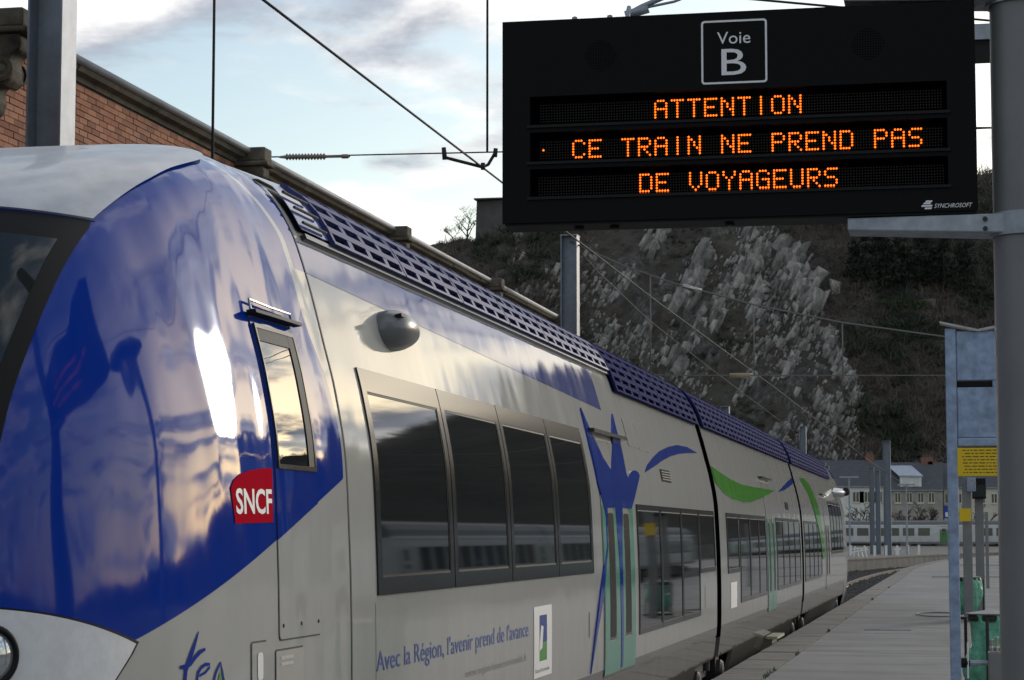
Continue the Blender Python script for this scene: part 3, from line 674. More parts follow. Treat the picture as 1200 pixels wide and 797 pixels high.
while yy < 53.4: grille(rear, yy, yy+1.52, 3.52, 4.01, 6, .51, M['grille_blue']); yy += 1.55
front_patch('roof_visor', [(z, vis_e(z)) for z in zz_],   .014, M['grille_blue'], rear, rear=True, skirt=0)
front_patch('windscreen', [(2.30+.035*i, .965) for i in range(30)], .008, M['screen'], rear, rear=True)
pod2 = MB(); c = SP(54.6, 3.22, .0)
vs = []
for t, k in ((0, .8), (.15, 1), (.5, .9), (.8, .55), (1, .1)):
    for i in range(11):
        a = math.pi*i/10; vs.append(c+Vector((math.sin(a)*.32*k, 1.2-1.4*t+.3, -math.cos(a)*.13*k)))
pod2.add(vs, [(i*11+k, i*11+k+1, (i+1)*11+k+1, (i+1)*11+k) for i in range(4) for k in range(10)]+[tuple(range(11))])
p2 = autosmooth(pod2.build('camera_pod', M['visor'], rear, fix=True), 50)
q = MB(); q.lathe(c+Vector((.27, .9, .02)), (.7, -.6, .1), [(.10, 0), (.10, .06), (0, .07)], 14); q.build('camera_lens', M['black'], p2)
bogie(rear, 56.2)
# ================================================================== ground, track, platforms
g = MB(); g.add([(-3000, -600, -.40), (3000, -600, -.40), (3000, 5000, -.40), (-3000, 5000, -.40)], [(0, 1, 2, 3)]); tag(g.build('ground', M['ground']), kind='structure')
def ribbon_xy(L_, R_, z): # two polylines
    m = MB(); n = len(L_); m.add([(x, y, z) for x, y in L_]+[(x, y, z) for x, y in R_], [(i, n+i, n+i+1, i+1) for i in range(n-1)]); return m
def curve_pts(f, ys): return [(f(y), y) for y in ys]
YS = [-10+5*i for i in range(53)]
edge = pchip([-10, 105, 125, 153, 185, 225, 300], [-2.82, -2.82, -2.4, -.8, 3.2, 11.5, 34])
trk = pchip([-10, 105, 125, 153, 185, 225, 300], [CX, CX, -4.1, -2.6, 1.3, 9.4, 31.5])
bl = ribbon_xy([(trk(y)-6.2, y) for y in YS], [(trk(y)+2.2, y) for y in YS], -.22); tag(bl.build('track_bed', M['ballast']), kind='structure')
# loose ballast stones beside the rails where the far track shows
def pebbles(name, n, fn, smin, smax, mat_, seed):
    rg = random.Random(seed); vs = []; fs = []
    base = [(1,0,0),(-1,0,0),(0,1,0),(0,-1,0),(0,0,.8),(0,0,-.8)]; tri = [(0,2,4),(2,1,4),(1,3,4),(3,0,4),(2,0,5),(1,2,5),(3,1,5),(0,3,5)]
    for _ in range(n):
        c = fn(rg); s = rg.uniform(smin, smax); a = rg.uniform(0, 6.28); ca, sa = math.cos(a), math.sin(a); b = len(vs)
        sx, sy, sz = (s*rg.uniform(.6, 1.2) for _ in range(3))
        for x, y, z in base:
            x, y, z = x*sx, y*sy, z*sz; vs.append((c[0]+ca*x-sa*y, c[1]+sa*x+ca*y, c[2]+z))
        fs += [tuple(b+i for i in t) for t in tri]
    m = MB(); m.v = vs; m.f = fs; return tag(m.build(name, mat_), kind='stuff')
def pebfn(rg):
    y = rg.uniform(56, 175); return (trk(y)+rg.uniform(-3.6, 1.6), y, -.2+rg.random()*.05)
tag(pebbles('ballast_stones', 9000, pebfn, .05, .14, M['ballast'], 3), 'loose grey ballast stones between the rails', 'ballast')
for s, nm in ((-.7535, 'rail'), (.7535, 'rail')):
    m = MB(); n = len(YS)
    prof = [(-.07, -.17), (.07, -.17), (.02, -.13), (.02, -.05), (.036, -.04), (.036, 0), (-.036, 0), (-.036, -.04), (-.02, -.05), (-.02, -.13)]
    vs = [(trk(y)+s+px, y, pz) for y in YS for px, pz in prof]; k = len(prof)
    m.add(vs, [(i*k+j, i*k+(j+1) % k, (i+1)*k+(j+1) % k, (i+1)*k+j) for i in range(n-1) for j in range(k)])
    tag(m.build(nm, M['rail'], fix=True), kind='structure')
sl = MB()
for i in range(0, 300):
    y = 4+.6*i; x = trk(y); sl.box(x-1.3, x+1.3, y-.12, y+.12, -.30, -.175)
tag(sl.build('sleepers', M['sleeper']), kind='structure')
# platform slab: asphalt deck, coping stones along the edge
yp = [-10+5*i for i in range(53)]
pl = MB(); L_ = [(edge(y)+.565, y) for y in yp]; R_ = [(edge(y)+9.6+max(0, y-150)*.5, y) for y in yp]; n = len(yp)
pl.add([(x, y, .546) for x, y in L_]+[(x, y, .546) for x, y in R_]+[(x, y, -.4) for x, y in L_]+[(x, y, -.4) for x, y in R_], [(i, n+i, n+i+1, i+1) for i in range(n-1)]+[(i, i+1, 2*n+i+1, 2*n+i) for i in range(n-1)]+[(n+i, 3*n+i, 3*n+i+1, n+i+1) for i in range(n-1)])
plat = tag(pl.build('platform', M['asphalt'], fix=True), kind='structure')
if plat.data.polygons[0].normal.z < 0: plat.data.flip_normals()
ew = MB(); A_ = [(edge(y)+.06, y) for y in yp]; B_ = [(edge(y)+.56, y) for y in yp]
ew.add([(x, y, .40) for x, y in A_]+[(x, y, .40) for x, y in B_]+[(x, y, -.4) for x, y in A_], [(i, n+i, n+i+1, i+1) for i in range(n-1)]+[(i, i+1, 2*n+i+1, 2*n+i) for i in range(n-1)])
ew.build('platform_edge_wall', M['concrete'], plat, fix=True)
cst = [MB().box(-.275, .275, -.492, .492, -.15, 0).mesh('coping_stone') for _ in range(1)][0]; cst.materials.append(M['coping'])
rg = random.Random(5); y = 8.
while y < 152:
    o = bpy.data.objects.new('coping_stone', cst); COL.objects.link(o); o.parent = plat
    o.location = (edge(y)+.275+rg.uniform(-.006, .006), y, .552+rg.uniform(-.004, .004)); o.rotation_euler = (rg.uniform(-.003, .003), rg.uniform(-.004, .004), -math.atan((edge(y+.5)-edge(y-.5)))); y += 1.0
# asphalt repairs and service cuts
rp = mat('asphalt_repair', (.075, .075, .077), .8, var=.3, vscale=4, bump=.3, bscale=50); rp2 = mat('pale_concrete_strip', (.19, .19, .19), .85, var=.2, vscale=3)
for (x0, x1, y0_, y1_, m_) in ((-1.7, -.9, 39, 39.4, rp), (-1.2, 1.5, 87, 90, rp), (-2.1, 5, 101, 103, rp2), (-.4, 6, 120, 124, rp)):
    m = MB(); m.box(x0, x1, y0_, y1_, .530, .5495); m.build('asphalt_patch', m_, plat)
# weeds in the joint behind the coping
rg = random.Random(11); m = MB()
for k in range(26):
    y = rg.choice([25.6, 26.1, 27.0, 31, 38, 38.3, 44, 57, 70])+rg.uniform(-.3, .3); x = edge(y)+.557
    for j in range(rg.randint(5, 12)):
        a = rg.uniform(0, 6.28); h = rg.uniform(.02, .07); r = rg.uniform(.01, .04); p = Vector((x+rg.uniform(-.02, .02), y+rg.uniform(-.05, .05), .545)); d = Vector((math.cos(a), math.sin(a), 0)); q = d.cross(Vector((0, 0, 1)))*.006
        m.add([p-q, p+q, p+d*r+Vector((0, 0, h))], [(0, 1, 2)])
M['grass'] = mat('weed_green', (.06, .11, .025), .7)
tag(m.build('weeds', M['grass']), 'short green weeds growing in the platform edge joint', 'weeds', kind='stuff')
# opposite platform that bends across behind the train
oe = [(-16, 108), (-10.5, 124), (-8.6, 131), (-7.25, 140), (-5.8, 150), (-4.3, 160), (-2.7, 170), (-.9, 180), (2.6, 195), (8, 215), (16, 238), (30, 268)]
op = MB(); n = len(oe); far = [(x-60, y+60) for x, y in oe]
op.add([(x, y, .60) for x, y in oe]+[(x, y, .60) for x, y in far]+[(x, y, -.4) for x, y in oe], [(i, i+1, n+i+1, n+i) for i in range(n-1)]+[(i, 2*n+i, 2*n+i+1, i+1) for i in range(n-1)])
oplat = tag(op.build('opposite_platform', M['concrete'], fix=True), kind='structure')
op = MB()
for i in range(n-1):
    (xa, ya), (xb, yb_) = oe[i], oe[i+1]; d = Vector((xb-xa, yb_-ya, 0)); nn = Vector((d.y, -d.x, 0)).normalized(); k = max(1, int(d.length/1.6))
    for j in range(k):
        c = Vector((xa, ya, .62))+d*((j+.5)/k); st_ = MB(); st_.obox((0, 0, 0), d.normalized()*(d.length/k/2-.015), nn*.25, (0, 0, .06))
        o = st_.build('coping_stone', M['coping'], oplat); o.location = c-nn*.2
# ================================================================== brick station building behind the train
BX = -9.0; BY0, BY1 = 12.0, 49.6
bld = empty('brick_building', (BX-4, 30, 0), 'long red brick station building with stone corbels behind the train', 'building')
w = MB(); w.box(BX-8, BX, BY0, BY1, -.4, 6.90); w.build('wall', M['brick_mortar'], bld)
def brick_mat():
    m = bpy.data.materials.new('red_brick'); m.use_nodes = True; nt = m.node_tree; N = nt.nodes.new; L = nt.links.new; p = nt.nodes["Principled BSDF"]; p.inputs["Roughness"].default_value = .88
    g = N("ShaderNodeNewGeometry"); oi = N("ShaderNodeObjectInfo"); ad = N("ShaderNodeMath"); ad.operation = 'ADD'; L(g.outputs["Random Per Island"], ad.inputs[0]); L(oi.outputs["Random"], ad.inputs[1])
    fr = N("ShaderNodeMath"); fr.operation = 'FRACT'; L(ad.outputs[0], fr.inputs[0])
    cr = N("ShaderNodeValToRGB"); e = cr.color_ramp.elements; e[0].color = (.25, .095, .052, 1); e[1].color = (.46, .21, .125, 1); x = e.new(.5); x.color = (.37, .145, .08, 1); L(fr.outputs[0], cr.inputs[0])
    n = N("ShaderNodeTexNoise"); n.inputs["Scale"].default_value = 1.1; n.inputs["Detail"].default_value = 8; L(g.outputs["Position"], n.inputs[0])
    mx = N("ShaderNodeMix"); mx.data_type = 'RGBA'; r = N("ShaderNodeMapRange"); r.inputs[1].default_value = .45; r.inputs[2].default_value = .8; r.inputs[4].default_value = .6; L(n.outputs[0], r.inputs[0]); L(r.outputs[0], mx.inputs[0]); L(cr.outputs[0], mx.inputs[6]); mx.inputs[7].default_value = (.12, .075, .055, 1); L(mx.outputs[2], p.inputs["Base Color"])
    return m
M['brick'] = brick_mat()
bme = MB().box(-.01, .012, -.104, .104, -.0275, .0275).mesh('brick'); bme.materials.append(M['brick'])
rest = MB(); cnt = 0; rg = random.Random(2)
rows = []
zc = 4.3; row = 0
while zc < 6.86:
    y = BY0+.11+(.109 if row % 2 else 0)
    while y < BY1-.1:
        rows.append((y, zc, row)); y += .218
    zc += .0655; row += 1
near = [b for b in rows if 18.9 < b[0] < 21.3 and b[1] > 5.6]
near.sort(key=lambda b: b[0]); near = set(near[:260])
for b in rows:
    dx = rg.uniform(-.003, .004)
    if b in near:
        o = bpy.data.objects.new('brick', bme); COL.objects.link(o); o.parent = bld; o.matrix_parent_inverse = Matrix.Translation(-bld.location); o.location = (BX+dx, b[0], b[1])
    else: rest.box(BX-.01, BX+.012+dx, b[0]-.104, b[0]+.104, b[1]-.0275, b[1]+.0275)
o = rest.build('brickwork', M['brick'], bld); o["kind"] = "stuff"
# cornice: soffit stones, moulding, gutter
co = MB()
prof = [(0, 6.90), (.04, 6.905), (.06, 6.95), (.14, 6.97), (.17, 7.01), (.17, 7.04), (0, 7.04)]
rgc = random.Random(8)
yy = BY0
while yy < BY1:
    e_ = min(yy+1.15, BY1); j = rgc.uniform(-.008, .008)
    m = MB(); m.prism([(BX+x+(j if x else 0), yy+.006, z) for x, z in prof], (0, e_-yy-.012, 0)); m.build('cornice_stone', M['cornice'], bld, fix=True); yy = e_
m = MB(); m.tube([(BX+.18, BY0, 7.06), (BX+.18, BY1+.1, 7.06)], .042, 12); m.build('gutter', M['gutter'], bld, smooth=True)
m = MB(); m.add([(BX+.19, BY0, 7.09), (BX+.19, BY1+.15, 7.09), (BX-4.5, BY1+.15, 8.6), (BX-4.5, BY0, 8.6), (BX-9.3, BY1+.15, 7.08), (BX-9.3, BY0, 7.08)], [(0, 1, 2, 3), (3, 2, 4, 5)]); m.build('roof', M['gutter'], bld)
def corbel(yc, s=1.):
    m = MB(); wd = .16*s
    # carved scroll bracket: S-profile swept across its width
    pr = [(0, 6.86), (.62, 6.86), (.66, 6.80), (.64, 6.70), (.52, 6.66), (.50, 6.60), (.54, 6.52), (.52, 6.42), (.42, 6.36), (.33, 6.40), (.28, 6.34), (.30, 6.24), (.26, 6.14), (.17, 6.10), (.12, 6.02), (.14, 5.93), (.08, 5.86), (0, 5.84)]
    m.prism([(BX+.002+x*s*.72, yc-wd, 6.86-(6.86-z)*s) for x, z in pr], (0, 2*wd, 0))
    o = m.build('corbel', M['corbel'], bld, fix=True); bevel(o, .025, 2)
    for sgn in (-1, 1):
        q = MB(); q.lathe((BX+.29*s, yc+sgn*wd, 6.86-.34*s), (0, sgn, 0), [(.12*s, -.02), (.12*s, .02), (.08*s, .035), (.05*s, .015), (.03*s, .04), (0, .045)], 16); q.build('scroll_rosette', M['corbel'], o)
    cap = MB(); cap.box(BX, BX+.55*s, yc-wd-.05, yc+wd+.05, 6.862, 6.92); cap.box(BX+.02, BX+.50*s, yc-wd-.02, yc+wd+.02, 6.922, 7.02+.08*(s > .7)); bevel(cap.build('corbel_cap', M['corbel'], o), .02, 2)
for yc, cs in ((19.2, 1.), (26.8, .82), (34.2, .82), (41.6, .82), (48.8, .82)): corbel(yc, cs)
# ================================================================== catenary masts and wires
def hmast(x, y, top, label, wd=.17, dp=.16):
    r_ = empty('catenary_mast', (x, y, -.3), label, 'mast', 'steel catenary masts beside the track')
    m = MB(); t = .018
    m.box(x-wd, x+wd, y-dp, y-dp+t, -.3, top); m.box(x-wd, x+wd, y+dp-t, y+dp, -.3, top); m.box(x-t/2, x+t/2, y-dp+t, y+dp-t, -.3, top)
    m.build('column', M['hsteel'], r_)
    return r_
def xmast(x, y, top, label, hw=.17):
    """column of two channels: a web turned to us and a flange to the right"""
    r_ = empty('catenary_mast', (x, y, -.3), label, 'mast', 'steel catenary masts beside the track')
    m = MB(); t = .02
    m.box(x-hw, x-hw+t, y-hw, y+hw, -.3, top); m.box(x+hw-t, x+hw, y-hw, y+hw, -.3, top); m.box(x-hw+t, x+hw-t, y-t/2+.04, y+t/2+.04, -.3, top)
    m.build('column', M['hsteel'], r_)
    b = MB(); b.box(x-.3, x+.3, y-.3, y+.3, -.4, -.1); b.build('footing', M['concrete'], r_)
    c_ = MB(); c_.box(x-hw-.01, x+hw+.01, y-hw-.01, y+hw+.01, top, top+.015); c_.build('cap', M['galv'], r_)
    return r_
p = at(60, 100, 19.); xmast(p.x, 19., 10.5, 'wide steel catenary mast at far left in front of the brick wall')
p = at(668, 300, 45.); xmast(p.x, 45., at(668, 277, 45.).z, 'steel catenary mast rising behind the train roof before the cliff')
p = at(850, 490, 75.); xmast(p.x, 75., at(850, 477, 75.).z, 'short-looking catenary mast top peeking over the blue roof grilles', .14)
p = at(941, 510, 108.); xmast(p.x, 108., at(941, 500, 108.).z, 'catenary mast standing over the far end of the train roof', .15)
p = at(1040, 600, 172.); xmast(p.x, 172., at(1040, 517, 172.).z, 'tallest catenary mast before the grey houses beyond the train', .28)
for px, tp, lb in ((1022, 548, 'slim steel mast left of the tall mast before the white house'), (1029, 552, 'slim steel mast just right of its twin before the white house')):
    p = at(px, 600, 178.); xmast(p.x, 178., at(px, tp, 178.).z, lb, .19)
for px, tp in ((965, 543), (969, 546)):
    p = at(px, tp, 130.); xmast(p.x, 130., p.z, 'thin pale mast top %s just above the rear cab roof' % ('on the left' if px == 965 else 'on the right'), .12)
def wire(name, pts, r, label, cat='wire', group='overhead wires', mat_=None):
    m = MB(); m.tube(pts, r, 6); return tag(m.build(name, mat_ or M['wire'], smooth=True), label, cat, group)
# contact wire running along the track over the left side
cp = at(560, 192, 28.1)
wire('contact_wire', [(cp.x, 6, cp.z), (cp.x, 28.1, cp.z), (cp.x, 45, cp.z-.02), (cp.x+.2, 75, cp.z-.05), (cp.x+.3, 140, cp.z-.1), (cp.x+1, 260, cp.z-.1)], .014, 'dark contact wire slanting across the sky to the clamp')
sp_l = at(318, 184, 28.1); sp_r = at(1140, 165, 28.1)
wire('span_wire', [sp_l, at(590, 178, 28.1), (sp_r.x+7, 28.1, sp_r.z+.25)], .010, 'thin horizontal span wire with a ribbed insulator')
ins = MB(); a_ = at(335, 184, 28.1); b_ = at(382, 183.5, 28.1); d_ = (b_-a_)
pr = [(.012, -.10)]+[q for k in range(13) for q in ((.026, d_.length*k/13), (.048, d_.length*(k+.35)/13), (.026, d_.length*(k+.8)/13))]+[(.02, d_.length), (.018, d_.length+.22), (.03, d_.length+.22), (.03, d_.length+.30), (.01, d_.length+.33)]
ins.lathe(a_, d_, pr, 12); tag(ins.build('insulator', mat('insulator_brown', (.20, .16, .13), .35, coat=.3), smooth=True), 'ribbed brown insulator on the span wire near the brick building', 'insulator')
br = MB(); q = [at(521, 176, 28.1), at(523, 185, 28.1), at(566, 196, 28.1), at(572, 193, 28.1), at(581, 178, 28.1)]
br.tube(q, .022, 8); br.tube([at(520, 173, 28.1), at(521, 187, 28.1)], .03, 8); br.tube([at(581, 174, 28.1), at(580, 184, 28.1)], .03, 8); br.tube([at(566, 191, 28.0), at(566, 199, 28.0)], .03, 8)
tag(br.build('steady_arm', M['wire'], smooth=True), 'bent dark steady arm clamping the contact wire below the span wire', 'clamp')
p = at(571, 178, 28.1); wire('dropper', [p, (p.x, p.y, 12.5)], .016, 'vertical hanger wire dropping onto the span wire')
p = at(249, 183, 20.); wire('dropper', [(p.x, p.y, 4.0), (p.x, p.y, 10.5)], .014, 'vertical cable rising from behind the blue nose')
# headspan across the tracks at the second mast
hs = [at(668, 283, 45), at(730, 311, 45), at(790, 332, 45), at(883, 357, 45), at(987, 378, 45), at(1110, 395, 45), at(1200, 402, 45), at(1500, 400, 45)]
M['palewire'] = mat('weathered_wire', (.16, .16, .155), .6, spec=.2)
wire('headspan_wire', hs, .018, 'sagging headspan wire crossing in front of the cliff', mat_=M['palewire'])
hl_ = [at(668, 437, 45), at(790, 440, 45), at(1110, 440, 45), at(1500, 441, 45)]
wire('cross_span_wire', hl_, .012, 'level cross-span wire in front of the lower cliff', mat_=M['palewire'])
for px, t in ((762, 322.5), (883, 357), (987, 378)):
    a_, b_ = at(px, t, 45), at(px, 440, 45); wire('dropper', [a_, (a_.x, 45, b_.z)], .015, 'hanger wire between the two span wires, %s' % {762: 'leftmost', 883: 'middle one', 987: 'rightmost'}[px], mat_=M['palewire'])
for px0, px1, yy_ in ((855, 880, 440),):
    ins = MB(); a_ = at(px0, yy_, 45); b_ = at(px1, yy_, 45); ins.tube([a_, b_], .045, 8); tag(ins.build('insulator', mat('insulator_tan', (.30, .24, .15), .5), smooth=True), 'tan rod insulator on the lower span wire', 'insulator')
ins = MB(); a_ = at(800, 335, 45); b_ = at(822, 341, 45); ins.tube([a_, b_], .045, 8); tag(ins.build('insulator', M['steel'], smooth=True), 'pale rod insulator on the sagging headspan wire', 'insulator')
wire('feeder_wire', [at(655, 268, 45.5), at(700, 318, 60), at(760, 375, 80), at(830, 430, 110), at(930, 505, 160)], .016, 'thin feeder wire falling away from the mast before the cliff')
_a, _b = at(870, -2, 14.), at(990, 9, 14.)
wire('feeder_wire', [_a+(_a-_b)*16, _a, _b, at(1180, 26, 14.), (4, 14, 7.)], .008, 'dark cable passing above the departure sign')
wire('feeder_wire', [at(880, 150, 30), at(1170, 149.5, 30), at(1500, 149, 30)], .010, 'thin wire seen in the gap between sign and post')
# ================================================================== departure display
SY = 9.0; X0, X1, Z0, Z1 = -1.862, .083, 3.492, 4.348
sg = empty('departure_sign', (-.9, SY+.1, Z0), 'black platform departure display with orange text hanging beside the post', 'sign')
holes = [(-1.744, -.032, 3.905, 4.024), (-1.744, -.032, 3.750, 3.872), (-1.744, -.032, 3.602, 3.717)]
m = MB(); D = .20
def plate(m, x0, x1, z0, z1, y): m.add([(x0, y, z0), (x1, y, z0), (x1, y, z1), (x0, y, z1)], [(0, 1, 2, 3)])
zc = [Z0]+sorted([v_ for h in holes for v_ in h[2:]])+[Z1]
m.box(X0, holes[0][0], SY, SY+.06, Z0, Z1); m.box(holes[0][1], X1, SY, SY+.06, Z0, Z1)
hz = sorted(holes, key=lambda h: h[2]); lowz = Z0
for h in hz:
    m.box(h[0], h[1], SY, SY+.06, lowz, h[2]); lowz = h[3]
m.box(holes[0][0], holes[0][1], SY, SY+.06, lowz, Z1)
m.box(X0+.002, X1-.002, SY+.061, SY+D, Z0+.002, Z1-.002)
hs_ = m.build('housing', M['signblack'], sg)
m = MB(); m.box(X0+.01, X1-.01, SY+.012, SY+D+.01, Z0-.010, Z0-.001); m.build('bottom_lip', M['black'], sg)
FONT = {'A': "01110 10001 10001 11111 10001 10001 10001", 'C': "01110 10001 10000 10000 10000 10001 01110", 'D': "11110 10001 10001 10001 10001 10001 11110", 'E': "11111 10000 10000 11110 10000 10000 11111",
 'G': "01110 10001 10000 10111 10001 10001 01111", 'I': "00100 00100 00100 00100 00100 00100 00100", 'N': "10001 11001 10101 10101 10011 10001 10001", 'O': "01110 10001 10001 10001 10001 10001 01110", 'P': "11110 10001 10001 11110 10000 10000 10000",
 'R': "11110 10001 10001 11110 10100 10010 10001", 'S': "01111 10000 10000 01110 00001 00001 11110", 'T': "11111 00100 00100 00100 00100 00100 00100", 'U': "10001 10001 10001 10001 10001 10001 01110", 'V': "10001 10001 10001 10001 10001 01010 00100", 'Y': "10001 10001 01010 00100 00100 00100 00100", ' ': "00000 "*7}
DP = .01155
lines = [("ATTENTION", -1.2285), ("CE TRAIN NE PREND PAS", -1.575), ("DE VOYAGEURS", -1.293)]
zmid = [3.961, 3.805, 3.653]
dn = 8
def led(m, x, z, y, r):
    vs = [(x+r*math.cos(2*math.pi*k/dn), y, z+r*math.sin(2*math.pi*k/dn)) for k in range(dn)]+[(x+.55*r*math.cos(2*math.pi*k/dn), y-r*.55, z+.55*r*math.sin(2*math.pi*k/dn)) for k in range(dn)]
    m.add(vs, [tuple(range(dn, 2*dn))]+[(k, (k+1) % dn, (k+1) % dn+dn, k+dn) for k in range(dn)])
for (h, (txt, xs), zm) in zip(holes, lines, zmid):
    pn = MB(); plate(pn, h[0], h[1], h[2], h[3], SY+.059); scr = pn.build('display_panel', M['matte'], sg)
    lit = MB(); off = MB(); cells = set()
    for ci, ch in enumerate(txt):
        rws = FONT[ch].split()
        for r_, rw in enumerate(rws):
            for c_, b in enumerate(rw):
                if b == '1': cells.add((ci*6+c_, r_))
    if txt.startswith("CE"): cells.add((-11, 3))
    ca = int((h[0]-xs)/DP)+2; cb = int((h[1]-xs)/DP)-1
    for c_ in range(ca, cb):
        for r_ in range(7):
            x = xs+(c_+.5)*DP; z = zm+(3-r_)*DP
            if (c_, r_) in cells: led(lit, x, z, SY+.050, .0043)
            else: off.add([(x-.0028, SY+.0545, z-.0028), (x+.0028, SY+.0545, z-.0028), (x+.0028, SY+.0545, z+.0028), (x-.0028, SY+.0545, z+.0028)], [(0, 1, 2, 3)])
    o = off.build('unlit_leds', M['led_off'], scr); o["kind"] = "stuff"
    o = lit.build('lit_leds', M['led_on'], scr, fix=False); o["label"] = 'orange dot letters reading %s' % txt; o["kind"] = "stuff"
    lg_ = MB(); lg_.add([(h[0], SY+.004, h[2]+.001), (h[1], SY+.004, h[2]+.001), (h[1], SY+.058, h[2]+.012), (h[0], SY+.058, h[2]+.012)], [(0, 1, 2, 3)]); lg_.build('ledge', M['ledge'], scr)
    rm = MB(); t_ = .006
    rm.box(h[0]-.012, h[1]+.012, SY-.010, SY-.0015, h[2]-.014, h[2]-.003); rm.build('rim', M['black'], scr)
# track plate
vx0, vx1, vz0, vz1 = -1.023, -.752, 4.046, 4.312
M['signwhite'] = mat('sign_lettering', (.72, .72, .74), .5)
def flat_text(name, body, xa, xb, z0, cap, mat_, parent, y, shear=0.):
    me = text_mesh(body, 1., shear); xs = [v.co.x for v in me.vertices]; k = (xb-xa)/(max(xs)-min(xs)); x_0 = min(xs)
    for v in me.vertices: v.co = Vector((xa+(v.co.x-x_0)*k, y, z0+v.co.y/.72*cap))
    me.update()
    if sum(p.normal.y for p in me.polygons) > 0: me.flip_normals()
    return link_mesh(name, me, mat_, parent)
tp = MB()
def rr_pts(x0, x1, z0, z1, r): return rrect(x0, x1, z0, z1, r, 4)
oo, ii = rr_pts(vx0, vx1, vz0, vz1, .014), rr_pts(vx0+.008, vx1-.008, vz0+.008, vz1-.008, .008); n = len(oo)
tp.add([(x, SY-.003, z) for x, z in oo]+[(x, SY-.003, z) for x, z in ii], [(i, (i+1) % n, (i+1) % n+n, i+n) for i in range(n)]); tpl = tp.build('track_plate_border', M['signwhite'], sg)
flat_text('track_word', 'Voie', -.957, -.820, 4.213, .056*.93, M['signwhite'], sg, SY-.003)
flat_text('track_letter', 'B', -.940, -.838, 4.082, .115, M['signwhite'], sg, SY-.003)
flat_text('maker_name', 'SYNCHROSOFT', -.089, .062, 3.506, .018, M['signwhite'], sg, SY-.002, .35)
mk = MB()
for dz, a, b in ((.0, -.128, -.100), (.010, -.140, -.098), (.020, -.132, -.104), (.028, -.124, -.098)): mk.add([(a, SY-.002, 3.502+dz), (b, SY-.002, 3.502+dz), (b+.003, SY-.002, 3.509+dz), (a+.003, SY-.002, 3.509+dz)], [(0, 1, 2, 3)])
mk.build('maker_emblem', M['signwhite'], sg)
for cx in (-1.443, -.343):
    m = MB()
    for i in range(-6, 7):
        for j in range(-6, 7):
            if i*i+j*j < 40:
                x, z = cx+i*.0105, 4.187+j*.0105; m.add([(x+.0028*math.cos(k*math.pi/3), SY-.0012, z+.0028*math.sin(k*math.pi/3)) for k in range(6)], [tuple(range(6))])
    o = m.build('speaker_holes', M['matte'], sg)
for x in (-1.57, -1.42):
    m = MB(); m.lathe((x, SY+.1, Z1), (0, 0, 1), [(.012, 0), (.012, .03), (.0, .035)], 10); m.build('eye_bolt', M['galv'], sg)
for x in (-1.55, -1.40, -.92): m = MB(); m.lathe((x, SY+.08, Z0-.0095), (0, 0, -1), [(.02, 0), (.02, .014), (0, .015)], 10); m.build('foot_bolt', M['black'], sg)
# post with its brackets
px_c = .285; pr = .142
po = empty('sign_post', (px_c, SY+.12, .55), 'thick grey round steel post carrying the departure sign at right', 'post')
m = MB(); m.lathe((px_c, SY+.12, .55), (0, 0, 1), [(pr+.006, 0), (pr+.005, .5), (pr, 3.0), (pr-.004, 7.0), (0, 7.05)], 48); autosmooth(m.build('column', M['mast'], po), 40)
m = MB(); m.lathe((px_c, SY+.12, .55), (0, 0, 1), [(.28, 0), (.28, .03), (.16, .035), (.15, .12)], 32); m.build('base_plate', M['mast'], po)
for z0_, z1_, xa in ((3.405, 3.478, -.436), (4.352, 4.40, -.440)):
    m = MB(); m.add([(xa, SY+.02, z0_+.022), (xa, SY+.20, z0_+.022), (px_c-.05, SY+.22, z0_-.008), (px_c-.05, SY+.0, z0_-.008), (xa, SY+.02, z1_), (xa, SY+.20, z1_), (px_c-.05, SY+.22, z1_), (px_c-.05, SY+.0, z1_)], [(0, 1, 2, 3), (4, 7, 6, 5), (0, 3, 7, 4), (1, 5, 6, 2), (0, 4, 5, 1), (3, 2, 6, 7)])
    arm = bevel(m.build('bracket_arm', M['galv'], po, fix=True), .006)
    m = MB(); m.lathe((px_c, SY+.12, z0_-.012), (0, 0, 1), [(pr+.002, 0), (pr+.016, 0), (pr+.016, z1_-z0_+.02), (pr+.002, z1_-z0_+.02)], 40); autosmooth(m.build('clamp_band', M['galv'], arm), 40)
    for zz in (z0_+.012, z1_-.022):
        for xx in (.085, .11):
            if xx == .085: continue
            b = MB(); b.lathe((xx, SY-.002, zz), (0, -1, 0), [(.010, 0), (.010, .008), (0, .009)], 8); b.build('bolt', M['seam'], arm)
# small camera arm above the display, a lamp arm behind the post
m = MB(); q = [at(733, 18, 9.3), at(752, 8, 9.3), at(775, -2, 9.3), at(800, -14, 9.3)]; q += [(-.6, 9.2, 4.72), (px_c-.1, 9.14, 4.95)]; m.tube(q, .012, 8); m.tube([(q[0].x+.03, 9.12, 4.345), q[0]+Vector((.03, -.1, .01))], .010, 8); m.tube([at(733, 18, 9.3), at(760, 10, 9.3)], .02, 8); m.tube([at(752, 10, 9.3), at(790, 2, 9.3), at(830, -14, 9.3), (-.3, 9.2, 4.70), (px_c-.1, 9.14, 4.88)], .006, 6); tag(m.build('cable_arm', M['galv'], smooth=True), 'small metal cable arm on top of the black sign', 'bracket')
m = MB(); a_ = at(1140, 38, 12); b_ = at(1190, 58, 12); m.box(a_.x, b_.x+.5, 11.8, 12.3, b_.z+.02, a_.z); bo_ = m.build('light_box', M['galv']); m = MB(); m.box(a_.x+.004, b_.x+.49, 11.82, 12.28, b_.z-.01, b_.z+.018); m.build('underside', M['black'], bo_)
m = MB(); m.box(b_.x+.1, b_.x+.22, 12.0, 12.12, .55, b_.z-.012); m.build('support', M['galv'], bo_)
tag(bo_, 'pale box end showing in the gap between sign and post', 'light box')
